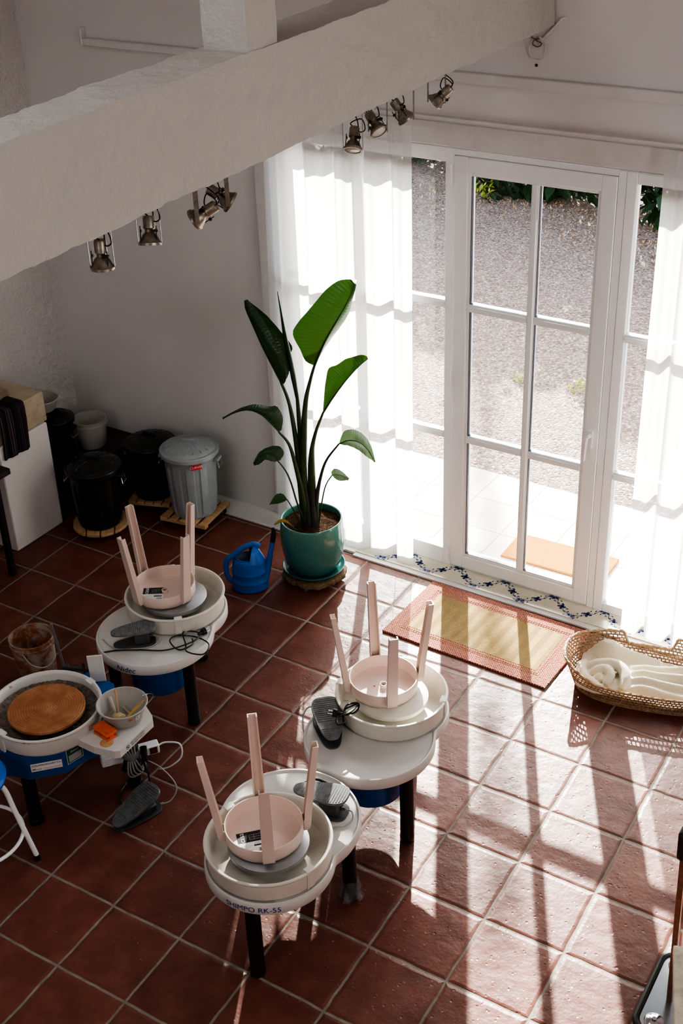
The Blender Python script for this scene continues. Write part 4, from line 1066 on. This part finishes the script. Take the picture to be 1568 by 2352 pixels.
# clay-stained bucket, clamp, ball
def bucket(name, label, loc, r0, r1, h_, mat, handle_pts, liquid=None):
    t = thing(name, label, 'bucket', loc)
    m = MB(); m.lathe([(0, 0), (r0-.004, 0), (r0, .005), (r1, h_-.035), (r1+.006, h_-.034), (r1+.006, h_-.026), (r1+.002, h_-.024), (r1+.003, h_-.004), (r1+.007, h_), (r1-.002, h_), (r1-.004, h_-.03), (r0-.004, .006), (0, .005)], 56); m.build('bucket_body', mat, t, smooth=40)
    m = MB(); m.tube(handle_pts, .004, 8); m.build('handle', M['milky'], t)
    if liquid:
        z, mt = liquid; rr = r0+(r1-r0)*z/h_-.006; m = MB(); m.lathe([(0, .007), (r0-.006, .007), (rr, z), (0, z)], 40); m.build('liquid', mt, t)
    return t
hz = .25
bucket('clay_bucket', 'milky plastic bucket smeared with reddish clay standing behind the used wheel', (-1.330, -1.965, 0), .093, .108, .27, M['milky_stained'],
       [(.035, -.108, hz-.01), (.09, -.105, hz-.06), (.135, -.06, hz-.085), (.145, .0, hz-.06), (.115, .03, hz-.01)], (.09, plain('red clay water', (.22, .09, .05), .4)))
cl = thing('clamp_stand', 'grey steel bar clamp standing upright beside the clay-stained bucket', 'clamp', (-1.02, -2.03, 0), R(35))
m = MB(); m.box(-.006, .006, -.003, .003, 0, .50, T=TR((0, 0, 0), ry=-.10)); m.build('bar', M['metal_grey'], cl); m = MB(); m.box(-.06, .09, -.008, .008, .215, .235, T=TR(ry=.12)); m.cyl((.07, 0, .16), (.07, 0, .26), .007, n=10); m.box(-.035, .0, -.014, .014, .20, .25)
m.build('jaw', M['pedal_dark'], cl, bevel=.002); m = MB(); m.box(-.05, .05, -.05, .05, 0, .006); m.build('foot', M['pedal_dark'], cl)

# stool at lower left: blue seat, white tubular legs
ws = thing('stool', 'stool with blue round seat and white tubular legs at the left edge', 'stool', (-.63, -3.02, 0))
m = MB(); m.lathe([(0, .445), (.15, .445), (.163, .452), (.166, .468), (.158, .482), (.12, .490), (0, .492)], 56); m.build('seat', M['blue_plastic'], ws, smooth=40)
for k in range(4):
    a = R(35+90*k); c, s_ = math.cos(a), math.sin(a)
    m = MB(); m.tube([(c*.06, s_*.06, .437), (c*.115, s_*.115, .436), (c*.150, s_*.150, .40), (c*.175, s_*.175, .27), (c*.225, s_*.225, .018)], .011, 12); m.build('leg', M['white_frame'], ws)
    m = MB(); m.cyl((c*.2255, s_*.2255, .0), (c*.2235, s_*.2235, .028), .014, n=14); m.build('rubber_foot', M['black_rubber'], ws)
m = MB(); m.tube([(.185*math.cos(t), .185*math.sin(t), .15) for t in [6.2832*i/24 for i in range(24)]], .008, 10, closed=True, sub=2); m.build('foot_ring', M['white_frame'], ws)

# ------------------------------------------------------------------ potted plant
PP = (-.625, -.475)
wc = thing('plant_trolley', 'round bark-edged wooden slice on small clear castors under the teal pot', 'plant trolley', (PP[0]+.005, PP[1]-.005, 0))
m = MB(); m.lathe([(0, .032), (.165, .032), (.178, .036), (.180, .058), (.174, .062), (0, .062)], 60, ripple=lambda a, r_, z: (.006*math.sin(5*a)+.004*math.sin(13*a)+.003*math.sin(23*a+z*90)) if r_ > .1 else 0); m.build('wood_slice', M['bark'], wc, smooth=60)
for k in range(4):
    a = R(-75+90*k); m = MB(); m.lathe([(0, -.006), (.014, -.006), (.0155, -.003), (.0155, .003), (.014, .006), (0, .006)], 18, T=aim((.145*math.cos(a), .145*math.sin(a), .0158), (math.cos(a+1), math.sin(a+1), 0))); m.cyl((.145*math.cos(a), .145*math.sin(a), .018), (.145*math.cos(a), .145*math.sin(a), .034), .006, n=10); m.build('castor', M['clear_bag'], wc)
sa = thing('plant_saucer', 'teal glazed saucer lying on the wooden slice under the pot', 'saucer', (*PP, .062))
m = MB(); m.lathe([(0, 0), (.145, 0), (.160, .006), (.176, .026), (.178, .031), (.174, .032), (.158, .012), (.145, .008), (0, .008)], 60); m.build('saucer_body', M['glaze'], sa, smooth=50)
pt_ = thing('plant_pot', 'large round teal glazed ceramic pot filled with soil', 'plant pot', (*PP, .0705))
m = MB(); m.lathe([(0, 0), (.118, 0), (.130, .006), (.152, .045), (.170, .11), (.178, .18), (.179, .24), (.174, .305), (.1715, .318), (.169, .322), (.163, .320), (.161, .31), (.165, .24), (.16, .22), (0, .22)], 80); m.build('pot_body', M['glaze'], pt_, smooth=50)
m = MB()
rows = []
for i in range(15):
    rr = .163*i/14; rows.append([(rr*math.cos(t), rr*math.sin(t), .296-.012*(i/14)+.010*mn.noise(Vector((rr*math.cos(t)*25, rr*math.sin(t)*25, 1)))) for t in [2*math.pi*k/60 for k in range(61)]])
m.grid(rows, uv=False); m.build('soil', M['soil'], pt_, smooth=60)
pl = thing('bird_of_paradise', 'tall dark green broad-leaved plant growing in the teal pot', 'plant', (*PP, .355))
rv = Vector((.817, .577, 0)); nv = Vector((-.577, .817, 0))
def PV(u_, z, d_=0): return rv*u_+nv*d_+Vector((0, 0, z-.355))
PL = dict(
 st1=[(-0.016, 0.36), (-0.031, 0.639), (-0.018, 0.904), (0.003, 1.109), (0.032, 1.232), (0.058, 1.317)],
 m1=[(0.058, 1.317), (0.115, 1.443), (0.186, 1.563), (0.245, 1.666), (0.278, 1.749)],
 l1=[(0.049, 1.318), (0.012, 1.348), (-0.012, 1.418), (-0.046, 1.511), (-.01, 1.575), (0.046, 1.636), (0.14, 1.735), (0.21, 1.772), (0.262, 1.772)],
 r1=[(0.062, 1.317), (0.129, 1.399), (0.206, 1.496), (0.249, 1.579), (0.262, 1.642), (0.286, 1.744)],
 st2=[(-0.036, 0.36), (-0.046, 0.585), (-0.057, 0.828), (-0.083, 1.088), (-0.121, 1.228)],
 m2=[(-0.121, 1.228), (-0.16, 1.322), (-0.203, 1.429), (-0.246, 1.551), (-0.276, 1.640), (-0.278, 1.685)],
 l2=[(-0.122, 1.228), (-0.168, 1.328), (-0.212, 1.431), (-0.254, 1.551), (-0.284, 1.645), (-0.281, 1.688)],
 r2=[(-0.113, 1.21), (-0.094, 1.25), (-0.094, 1.34), (-0.100, 1.41), (-0.143, 1.49), (-0.194, 1.595), (-0.262, 1.689)],
 rb2=[(-0.113, 1.21), (-0.078, 1.258), (-0.061, 1.361), (-0.051, 1.396), (-0.092, 1.464), (-0.180, 1.60), (-.262, 1.688)],
 st3=[(-0.019, 0.36), (-0.032, 0.773), (-0.04, 1.111)],
 sp3=[(-0.04, 1.111), (-0.064, 1.312), (-0.085, 1.459), (-0.099, 1.602), (-0.111, 1.712)],
 st4=[(0.012, 0.36), (0.016, 0.744), (0.04, 0.901), (0.092, 1.04)],
 m4=[(0.092, 1.04), (0.148, 1.126), (0.22, 1.222), (0.29, 1.297), (0.336, 1.334)],
 l4=[(0.090, 1.04), (0.100, 1.12), (0.112, 1.20), (0.131, 1.276), (0.17, 1.292), (0.22, 1.33), (0.30, 1.358), (0.330, 1.348)],
 st5=[(-0.024, 0.36), (-0.046, 0.585), (-0.076, 0.776), (-0.101, 0.883), (-0.148, 0.958)],
 m5=[(-0.145, 0.960), (-0.186, 1.012), (-0.234, 1.066), (-0.3, 1.096), (-0.37, 1.084), (-0.437, 1.05)],
 u5=[(-0.133, 0.968), (-0.122, 1.03), (-0.149, 1.092), (-0.19, 1.096), (-0.24, 1.112), (-0.3, 1.112), (-0.37, 1.092), (-0.437, 1.060)],
 st6=[(0.02, 0.36), (0.035, 0.526), (0.062, 0.661), (0.099, 0.765), (0.169, 0.859)],
 m6=[(0.169, 0.859), (0.221, 0.878), (0.279, 0.861), (0.324, 0.811), (0.358, 0.737)],
 u6=[(0.169, 0.864), (0.198, 0.912), (0.25, 0.914), (0.302, 0.882), (0.340, 0.826), (0.362, 0.736)],
 w6=[(0.169, 0.857), (0.22, 0.859), (0.271, 0.832), (0.312, 0.783), (0.340, 0.750), (0.358, 0.731)],
 st7=[(-0.03, 0.36), (-0.072, 0.504), (-0.1, 0.643), (-0.126, 0.725), (-0.165, 0.794)],
 m7=[(-0.158, 0.794), (-0.179, 0.827), (-0.225, 0.838), (-0.261, 0.819), (-0.292, 0.775)],
 u7=[(-0.150, 0.791), (-0.128, 0.824), (-0.149, 0.861), (-0.2, 0.865), (-0.26, 0.84), (-0.296, 0.785)],
 w7=[(-0.162, 0.789), (-0.185, 0.798), (-0.226, 0.817), (-0.250, 0.795), (-0.27, 0.775), (-0.291, 0.77)],
 st8=[(-0.05, 0.36), (-0.099, 0.492), (-0.128, 0.563)],
 m8=[(-0.128, 0.563), (-0.159, 0.57), (-0.195, 0.559), (-0.223, 0.536)],
 u8=[(-0.13, 0.568), (-0.151, 0.589), (-0.189, 0.583), (-0.222, 0.540)],
 w8=[(-0.128, 0.56), (-0.16, 0.553), (-0.196, 0.543), (-0.223, 0.533)],
 st9=[(0.04, 0.36), (0.08, 0.578), (0.124, 0.67)],
 m9=[(0.124, 0.67), (0.148, 0.674), (0.185, 0.661), (0.213, 0.638)],
 u9=[(0.118, 0.685), (0.139, 0.696), (0.179, 0.676), (0.218, 0.645)],
 w9=[(0.126, 0.664), (0.147, 0.655), (0.183, 0.640), (0.208, 0.630)],
 m10=[(-0.085, 0.38), (-0.131, 0.424), (-0.166, 0.434), (-0.204, 0.418)],
 u10=[(-0.103, 0.400), (-0.142, 0.442), (-0.178, 0.444), (-0.206, 0.423)])
def even(pts, n_):
    P = spline([(p[0], p[1], 0) for p in pts], 12); L_ = [0]
    for a, b in zip(P, P[1:]): L_.append(L_[-1]+(b-a).length)
    out = []; k = 0
    for i in range(n_):
        s_ = L_[-1]*i/(n_-1)
        while k < len(L_)-2 and L_[k+1] < s_: k += 1
        t = (s_-L_[k])/max(1e-9, L_[k+1]-L_[k]); q = P[k].lerp(P[k+1], min(1, t)); out.append((q.x, q.y))
    return out
def blade(m, mid, edge, dm, de, bow=.02, n_=28, k_=8):
    A_ = even(PL[mid], n_); B_ = even(PL[edge], n_); P = []
    for i in range(n_):
        row = []
        for j in range(k_+1):
            t = j/k_; u_ = A_[i][0]*(1-t)+B_[i][0]*t; z = A_[i][1]*(1-t)+B_[i][1]*t
            q = i/(n_-1); d_ = dm+(de-dm)*t*math.sin(math.pi*min(1, q*1.1)**.8)+bow*math.sin(math.pi*t)*math.sin(math.pi*q)+.002*math.sin(q*44)*t
            row.append(PV(u_, z, d_))
        P.append(row)
    m.grid([list(c) for c in zip(*P)])
def petiole(name, pts, rs, d0=0, d1=0, mat='stem'):
    m = MB(); n_ = len(pts); m.tube([PV(p[0], p[1], d0+(d1-d0)*(i/(n_-1))) for i, p in enumerate(pts)], rs, 10); m.build(name, M[mat], pl)
# sheathed stems rising from the soil
petiole('stem', PL['st1'], [.024, .022, .019, .013, .009, .007], 0, -.02)
petiole('stem', PL['st2'], [.024, .021, .015, .010, .007], .02, -.01)
petiole('stem', PL['st3'], [.024, .021, .015, .010], .01, .02)
petiole('stem', PL['st4'], [.026, .022, .013, .009, .006], -.01, -.01)
petiole('stem', PL['st5'], [.020, .016, .011, .008, .006], -.02, -.05)
petiole('stem', PL['st6'], [.018, .013, .009, .007, .005], -.02, -.03, 'sheath')
petiole('stem', PL['st7'], [.006, .005, .0045, .004], -.03, -.06)
petiole('stem', PL['st8'], [.005, .0035, .003], -.05, -.08, 'sheath')
petiole('stem', PL['st9'], [.005, .004, .0035], .0, -.03)
m = MB()
for pts, d_ in (([(-.012, .35), (-.020, .50), (-.030, .66)], -.028), ([(.012, .35), (.012, .50), (.022, .70)], -.030), ([(-.03, .35), (-.045, .48), (-.055, .60)], -.02)):
    m.tube([PV(p[0], p[1], d_*(1-i*.25)) for i, p in enumerate(pts)], [.022, .020, .012, .002], 10)
m.build('sheath', M['sheath'], pl)
def leaf(parts, mat='leaf', mid=None, r_=.004):
    m = MB()
    for p in parts: blade(m, *p)
    if mid:
        P = even(PL[mid[0]], 14); m.tube([PV(q[0], q[1], mid[1]-.003) for q in P], [mid[2], mid[2]*.6, .0012], 7, m=1, sub=1)
    m.build('leaf', [M[mat], M['stem']], pl, smooth=180)
leaf([('m1', 'l1', -.02, -.05, -.02), ('m1', 'r1', -.02, .06, -.01)], 'leaf', ('m1', -.02, .007))
leaf([('m2', 'r2', -.01, -.08, -.04), ('m2', 'rb2', -.01, .05, .03)], 'leaf_dark', ('m2', -.01, .006))
m = MB(); P = even(PL['sp3'], 12); m.tube([PV(q[0], q[1], .02) for q in P], [.011, .016, .0155, .012, .006, .002], 12, flat=.85); m.build('rolled_leaf', M['leaf_dark'], pl)
leaf([('m4', 'l4', -.01, .03, .02)], 'leaf', ('m4', -.01, .006))
leaf([('m5', 'u5', -.05, -.02, -.02)], 'leaf_dark', ('m5', -.05, .005))
leaf([('m6', 'u6', -.03, .02, -.01), ('m6', 'w6', -.03, -.07, -.01)], 'leaf_pale', ('m6', -.03, .0035))
leaf([('m7', 'u7', -.06, -.03, -.01), ('m7', 'w7', -.06, -.09, -.01)], 'leaf_dark', ('m7', -.06, .003))
leaf([('m8', 'u8', -.08, -.06, 0), ('m8', 'w8', -.08, -.10, 0)], 'leaf', ('m8', -.08, .002))
leaf([('m9', 'u9', -.03, .0, 0), ('m9', 'w9', -.03, -.06, 0)], 'leaf_pale', ('m9', -.03, .002))
leaf([('m10', 'u10', -.10, -.09, 0)], 'leaf_brown', ('m10', -.10, .0025))

# ------------------------------------------------------------------ watering can
wcn = thing('watering_can', 'blue plastic watering can standing left of the teal pot', 'watering can', (-.878, -.742, 0), R(38))
BP = M['blue_plastic']
m = MB()
SX = lambda z: 1.0
prof = [(0, 0), (.082, 0), (.090, .006), (.092, .02), (.088, .05), (.0915, .056), (.0915, .062), (.088, .068), (.086, .105), (.0895, .111), (.0895, .117), (.086, .123), (.083, .165), (.080, .185), (.072, .200), (.060, .206)]
m.lathe(prof, 56, T=Matrix.Diagonal((1.12, .86, 1, 1)))
# domed top half at the spout side
Pg = []
for i in range(13):
    t = i/12; row = []
    for k in range(17):
        a = -math.pi/2+math.pi*k/16; rr = .080*(1-t)**.8+.0
        row.append((rr*math.cos(a)*1.12*(1-.2*t)+.030*t, rr*math.sin(a)*.86, .188+.085*math.sin(t*math.pi/2)))
    Pg.append(row)
m.grid(Pg, uv=False); m.build('can_body', BP, wcn, smooth=50)
m = MB(); m.lathe([(0, .198), (.062, .203), (.070, .2045)], 30, T=Matrix.Diagonal((1.12, .86, 1, 1)) @ Matrix.Translation((0, 0, 0)), a0=math.pi/2, a1=3*math.pi/2); m.build('opening', plain('dark blue inside', (.002, .012, .06), .7), wcn)
m = MB(); m.tube([(.065, 0, .265), (.03, 0, .283), (-.03, 0, .262), (-.085, 0, .222), (-.122, 0, .19), (-.130, 0, .14), (-.126, 0, .09), (-.108, 0, .058), (-.08, 0, .052)], [.012, .0125, .0125, .013, .013, .012, .012, .012], 12, flat=1.25); m.build('handle', BP, wcn)
m = MB(); m.tube([(.075, 0, .05), (.100, 0, .12), (.122, 0, .215), (.140, 0, .295)], [.030, .022, .015, .0125], 16); m.build('spout', BP, wcn)
m = MB(); m.tube([(.139, 0, .29), (.146, 0, .33), (.148, 0, .355), (.145, 0, .375)], [.0145, .014, .012, .009], 14); m.build('rose', M['black_plastic'], wcn)

# ------------------------------------------------------------------ corner: bins, platform, sink
m = MB(); m.box(XL+.002, -2.27, -.62, -.002, .24, .28); m.box(XL+.02, -2.29, -.60, -.58, 0, .24); m.box(-2.31, -2.29, -.58, -.02, 0, .24)
tag(m.build('platform', M['dark_wood'], None, bevel=.003), 'low dark brown wooden platform in the corner under the white bucket', 'platform')
def bin_(label, loc, rz, H_, rl, rb, mat, sticker=False):
    t = thing('trash_bin', label, 'trash bin', loc, rz, 'lidded bins in the corner')
    m = MB(); k = rl/.177
    def rip(a, r_, z):
        if r_ < rb*.9 or z < .03 or z > H_-.09: return 0
        return .0035*(1 if math.sin(a*11) > -.2 else -1)
    prof = [(0, 0), (rb-.006, 0), (rb, .008), (rb+.001, .03), (rb+.004, .045), (rb+(rl-.02-rb)*.8, H_-.10), (rb+(rl-.02-rb)*.85, H_-.085), (rl-.018, H_-.06), (rl-.012, H_-.045), (rl-.010, H_-.03)]
    m.lathe(prof, 132, ripple=rip)
    if sticker:
        F = lambda x, y: ((rl-.0085)*math.cos(x), (rl-.0085)*math.sin(x), y)
        a0 = R(-38)-rz
        m.add([F(a0+(-.20+.4*i/8), z) for z in (H_-.078, H_-.046) for i in range(9)], [(i, i+1, i+10, i+9) for i in range(8)], 1)
        m.text('CURVER', .022, lambda x, y: ((rl-.0075)*math.cos(a0+x/rl), (rl-.0075)*math.sin(a0+x/rl), H_-.062+y), 2)
    m.build('bin_body', [mat, M['ink_red'], M['ink_white']], t, smooth=30)
    m = MB(); m.lathe([(rl-.014, H_-.035), (rl+.002, H_-.033), (rl+.002, H_-.012), (rl-.002, H_-.006), (rl-.016, H_-.004), (rl-.024, H_+.004), (rl-.06, H_+.020), (.03, H_+.034), (0, H_+.036)], 72)
    for q in range(18):
        a = 2*math.pi*q/18; Q = Matrix.Rotation(a, 4, 'Z'); m.add([(.045, -.002, H_+.030), (.045, .002, H_+.030), (rl-.035, .004, H_+.0105), (rl-.035, -.004, H_+.0105), (.045, 0, H_+.0345), (rl-.035, 0, H_+.0145)], [(0, 1, 4), (2, 3, 5), (1, 2, 5, 4), (3, 0, 4, 5)], T=Q)
    m.build('lid', mat, t, smooth=30)
    m = MB(); m.box(-.042, .042, -.009, .009, H_+.028, H_+.052); m.build('lid_handle', mat, t, bevel=.005)
    for s_ in (0, math.pi):
        Q = Matrix.Rotation(s_, 4, 'Z'); m = MB(); m.box(rl-.030, rl+.012, -.035, .035, H_-.075, H_-.055, T=Q); m.build('side_grip', mat, t, bevel=.004)
        m = MB(); m.tube([(rl+.004, -.03, H_-.06), (rl+.010, -.03, H_-.10), (rl+.014, -.03, H_-.115), (rl+.014, .03, H_-.115), (rl+.010, .03, H_-.10), (rl+.004, .03, H_-.06)], .0022, 6, sub=3, T=Q); m.build('wire_handle', M['chrome'], t)
    return t
def castors(t, pts):
    for x, y, a in pts:
        m = MB(); m.lathe([(0, -.009), (.016, -.009), (.020, -.006), (.020, .006), (.016, .009), (0, .009)], 22, T=aim((x, y, .0202), (math.cos(a), math.sin(a), 0))); m.box(x-.010, x+.010, y-.010, y+.010, .036, .0455); m.build('castor', M['black_rubber'], t, smooth=40)
def square_dolly(label, loc, rz, s_=.158):
    t = thing('bin_dolly', label, 'dolly', loc, rz, 'wooden dollies under the bins')
    for y in (-s_+.02, s_-.02):
        m = MB(); m.box(-s_, s_, y-.018, y+.018, .045, .058); m.build('batten', M['pine'], t, bevel=.002)
    for i in range(5):
        x = -s_+.024+i*(2*s_-.048)/4; m = MB(); m.box(x-.024, x+.024, -s_, s_, .0582, .072); m.build('slat', M['pine'], t, bevel=.002)
    castors(t, [(-s_+.03, -s_+.03, .4), (s_-.03, -s_+.03, .2), (-s_+.03, s_-.03, 1), (s_-.03, s_-.03, .8)]); return t
G = (-1.615, -.300)
square_dolly('square slatted pine dolly on black castors under the grey bin', (G[0], G[1], 0), R(8))
bin_('grey ribbed plastic trash bin with domed lid and red sticker', (G[0], G[1], .0724), R(200), .435, .177, .132, M['grey_plastic'], True)
B2 = (-1.965, -.255)
square_dolly('square pine dolly half hidden under the black bin behind the grey bin', (B2[0], B2[1], 0), R(20), .135)
bin_('black plastic trash bin with lid standing directly behind the grey bin', (B2[0], B2[1], .0724), R(190), .37, .160, .122, M['black_plastic'])
B1 = (-2.036, -.690)
dt = thing('bin_dolly', 'round pine dolly of sawn boards under the nearest black bin', 'dolly', (*B1, 0), R(-50), 'wooden dollies under the bins')
for i in range(4):
    y0_ = -.165+i*.0845; y1_ = y0_+.076; out = []
    for y in [y0_+(y1_-y0_)*k/6 for k in range(7)]: out.append((math.sqrt(max(0, .170**2-y*y)), y))
    out = out+[(-x, y) for x, y in reversed(out)]
    m = MB(); m.prism(out, .052, .070); m.build('board', M['pine'], dt, bevel=.002)
m = MB(); m.box(-.03, .03, -.14, .14, .040, .0518); m.box(-.12, -.08, -.10, .10, .040, .0518); m.box(.08, .12, -.10, .10, .040, .0518); m.build('batten', M['pine'], dt, bevel=.002)
for x, y in ((.1, .08), (-.1, .08), (.1, -.08), (-.1, -.08)):
    m = MB(); m.lathe([(0, -.009), (.015, -.009), (.018, -.006), (.018, .006), (.015, .009), (0, .009)], 22, T=aim((x, y, .0182), (.4, .9, 0))); m.box(x-.008, x+.008, y-.008, y+.008, .03, .0398); m.build('castor', M['black_rubber'], dt, smooth=40)
bin_('black plastic trash bin with shiny domed lid on a round wooden dolly', (*B1, .0704), R(205), .395, .168, .128, M['black_plastic'])
B3 = (-2.490, -.505)
bin_('narrow black bin on the dark platform behind the stone sink', (*B3, .2803), R(190), .31, .118, .095, M['black_plastic'])
gb = thing('plastic_basin', 'grey plastic basin resting on the narrow black bin behind the stone sink', 'basin', (-2.535, -.545, .643))
m = MB(); m.lathe([(0, 0), (.07, 0), (.075, .004), (.098, .07), (.104, .073), (.102, .077), (.095, .074), (.072, .008), (0, .006)], 40); m.build('basin_body', M['bowl_grey'], gb, smooth=40)
bucket('white_bucket', 'translucent white bucket half full of cloudy liquid on the dark platform', (-2.470, -.240, .2802), .090, .104, .185, M['milky'],
       [(-.09, -.05, .16), (-.135, -.065, .15), (-.12, -.12, .125), (-.04, -.12, .125), (.03, -.105, .15)], (.08, M['liquid']))
# sink
sk_ = thing('stone_sink', 'travertine stone sink on a whitewashed masonry plinth at the left edge', 'sink', (-2.56, -.93, 0))
m = MB(); m.box(-.248, .248, -.198, .194, 0, .692); m.build('plinth', M['plaster_white'], sk_, bevel=.008)
m = MB(); HX, HY0, HY1 = .235, -.275, .212; n_ = 48; out = []; inn = []
for i in range(n_):
    a = 2*math.pi*i/n_; c, s_ = math.cos(a), math.sin(a); k = 1/max(abs(c), abs(s_))
    yo = (HY0+HY1)/2; hy = (HY1-HY0)/2; out.append((HX*c*k, yo+hy*s_*k)); inn.append((-.03+.165*c, yo-.01+.180*s_))
R_ = lambda P_, z: [(x, y, z) for x, y in P_]
m.rings([R_(out, .694), R_(out, .882), R_(inn, .884), R_([(x*.95, y*.96) for x, y in inn], .86), R_([(x*.8, (y+.04)*.8-.04) for x, y in inn], .76)])
m.build('stone_basin', M['stone'], sk_, smooth=30, bevel=.006)
P = []
for j in range(31):
    t = j/30; row = []
    s_ = t*.40-.12                          # arc length over the rim; negative lies on top
    for i in range(25):
        u_ = i/24; w_ = (u_-.5)*.20-.02
        wav = .006*math.sin(u_*14+t*3)+.003*math.sin(u_*31)
        if s_ < 0: p = (.247+s_, 0, .893+.004*math.sin(u_*9)+wav*.3)
        else: p = (.252+wav+.008*min(1, s_*10), 0, .890-min(s_, .30))
        if 0 <= s_ < .02: p = (.247+.006*(s_/.02)+wav*.4, 0, .893-s_*.3)
        row.append((p[0], w_-.02-.12*max(0, s_)*.3, p[2]-.02*(u_)*max(0, s_)*3*.3))
    P.append(row)
m = MB(); m.grid(P); tw = m.build('hand_towel', M['towel'], None, smooth=180, solid=.010); tw.location = (-2.56, -.955, 0)
tag(tw, 'dark striped woven cloth hanging over the front edge of the stone sink', 'towel')
# black table
bt_ = thing('side_table', 'corner of a black table with a thin black leg at the left edge', 'table', (-2.36, -1.56, 0))
m = MB(); m.box(-.27, .27, -.32, .30, .655, .690); m.build('table_top', M['black_leg'], bt_, bevel=.003)
for x, y in ((.20, .236), (-.20, .236), (.20, -.236), (-.20, -.236)):
    m = MB(); m.box(x-.0165, x+.0165, y-.0165, y+.0165, 0, .6548); m.build('leg', M['black_leg'], bt_, bevel=.003)

# ------------------------------------------------------------------ cart and worktable at lower right
ct = thing('rolling_cart', 'metal cart with polished base plate, black rubber bumper and upright at lower right', 'cart', (2.30, -2.25, 0), R(2))
out = []
hx, hy, rc = .26, .19, .05
for cx, cy, a0 in ((hx-rc, hy-rc, 0), (-hx+rc, hy-rc, 90), (-hx+rc, -hy+rc, 180), (hx-rc, -hy+rc, 270)):
    for k in range(7): a = R(a0+15*k); out.append((cx+rc*math.cos(a), cy+rc*math.sin(a)))
m = MB(); m.prism([(x*.96, y*.95) for x, y in out], .082, .094); m.build('base_plate', M['steel_plate'], ct, bevel=.002)
m = MB(); m.tube([(x, y, .09) for x, y in out], .013, 10, closed=True, sub=1); m.build('bumper', M['black_rubber'], ct)
for x, y in ((-.20, -.14), (-.20, .14), (.20, -.14), (.20, .14)):
    m = MB(); m.lathe([(0, -.012), (.022, -.012), (.030, -.008), (.030, .008), (.022, .012), (0, .012)], 26, T=aim((x, y, .0305), (.9, .3, 0))); m.box(x-.012, x+.012, y-.016, y+.016, .055, .081); m.build('castor', M['black_rubber'], ct, smooth=40)
    m = MB(); m.lathe([(0, .112), (.008, .112), (.010, .106), (.030, .102), (.036, .096), (.036, .0945)], 26, T=Matrix.Translation((x*.98, y*.98, 0))); m.build('bolt_cap', M['chrome'], ct, smooth=40)
m = MB(); m.box(-.185, -.165, -.030, .012, .095, .86, T=TR((0, 0, 0), ry=-.03)); m.build('upright', M['copper_skin'], ct, bevel=.004)
m = MB(); m.box(-.172, -.160, -.026, .010, .095, .80, T=TR((0, 0, 0), ry=-.03)); m.build('steel_channel', M['chrome'], ct, bevel=.002)
m = MB(); m.box(-.196, -.154, -.042, .022, .80, .92, T=TR((0, 0, 0), ry=-.03)); m.build('grip', M['black_rubber'], ct, bevel=.012)
wt = thing('worktable', 'corner of a worn cream painted worktable at the bottom right', 'table', (2.63, -3.183, 0), R(20.4))
m = MB(); m.box(-.22, .5, -.5, .606, .82, .85); m.build('table_top', M['worn_board'], wt, bevel=.004)
for x, y in ((-.14, .53), (.42, .53), (-.14, -.42), (.42, -.42)):
    m = MB(); m.box(x-.02, x+.02, y-.02, y+.02, 0, .8198); m.build('leg', M['dark_wood'], wt, bevel=.002)

# ------------------------------------------------------------------ pieces of a part hang under that part
SUB = dict(lid_handle='lid', wire_handle='side_grip', lens='lamp_head', clip='lamp_head', rose='spout', pin='plug', paper_label='seat', seat_hole='seat',
           clear_sticker='seat', black_sticker='seat', red_dot='seat', rubber_foot='leg', socket='strip_body', switch='strip_body', sticker='bowl_body',
           liquid='bucket_body', grip='upright', steel_channel='upright', bolt_cap='base_plate', clay_slurry='splash_pan', track=None)
base = lambda o: o.name.split('.')[0]
for root in [o for o in col.objects if o.parent is None]:
    ch = kids(root); cnt = {}
    for c in ch:
        tgt = SUB.get(base(c))
        if not tgt: continue
        opts = [k for k in ch if base(k) == tgt]
        if opts:
            i = cnt.get(base(c), 0); cnt[base(c)] = i+1; c.parent = opts[min(i, len(opts)-1)]

# ------------------------------------------------------------------ look
sc.view_settings.view_transform = 'AgX'
sc.view_settings.look = 'AgX - High Contrast'
sc.view_settings.exposure = 0.0
sc.cycles.use_denoising = True
sc.cycles.sample_clamp_indirect = 8
sc.cycles.max_bounces = 10; sc.cycles.transparent_max_bounces = 16; sc.cycles.diffuse_bounces = 5
sc.cycles.caustics_reflective = False; sc.cycles.caustics_refractive = False
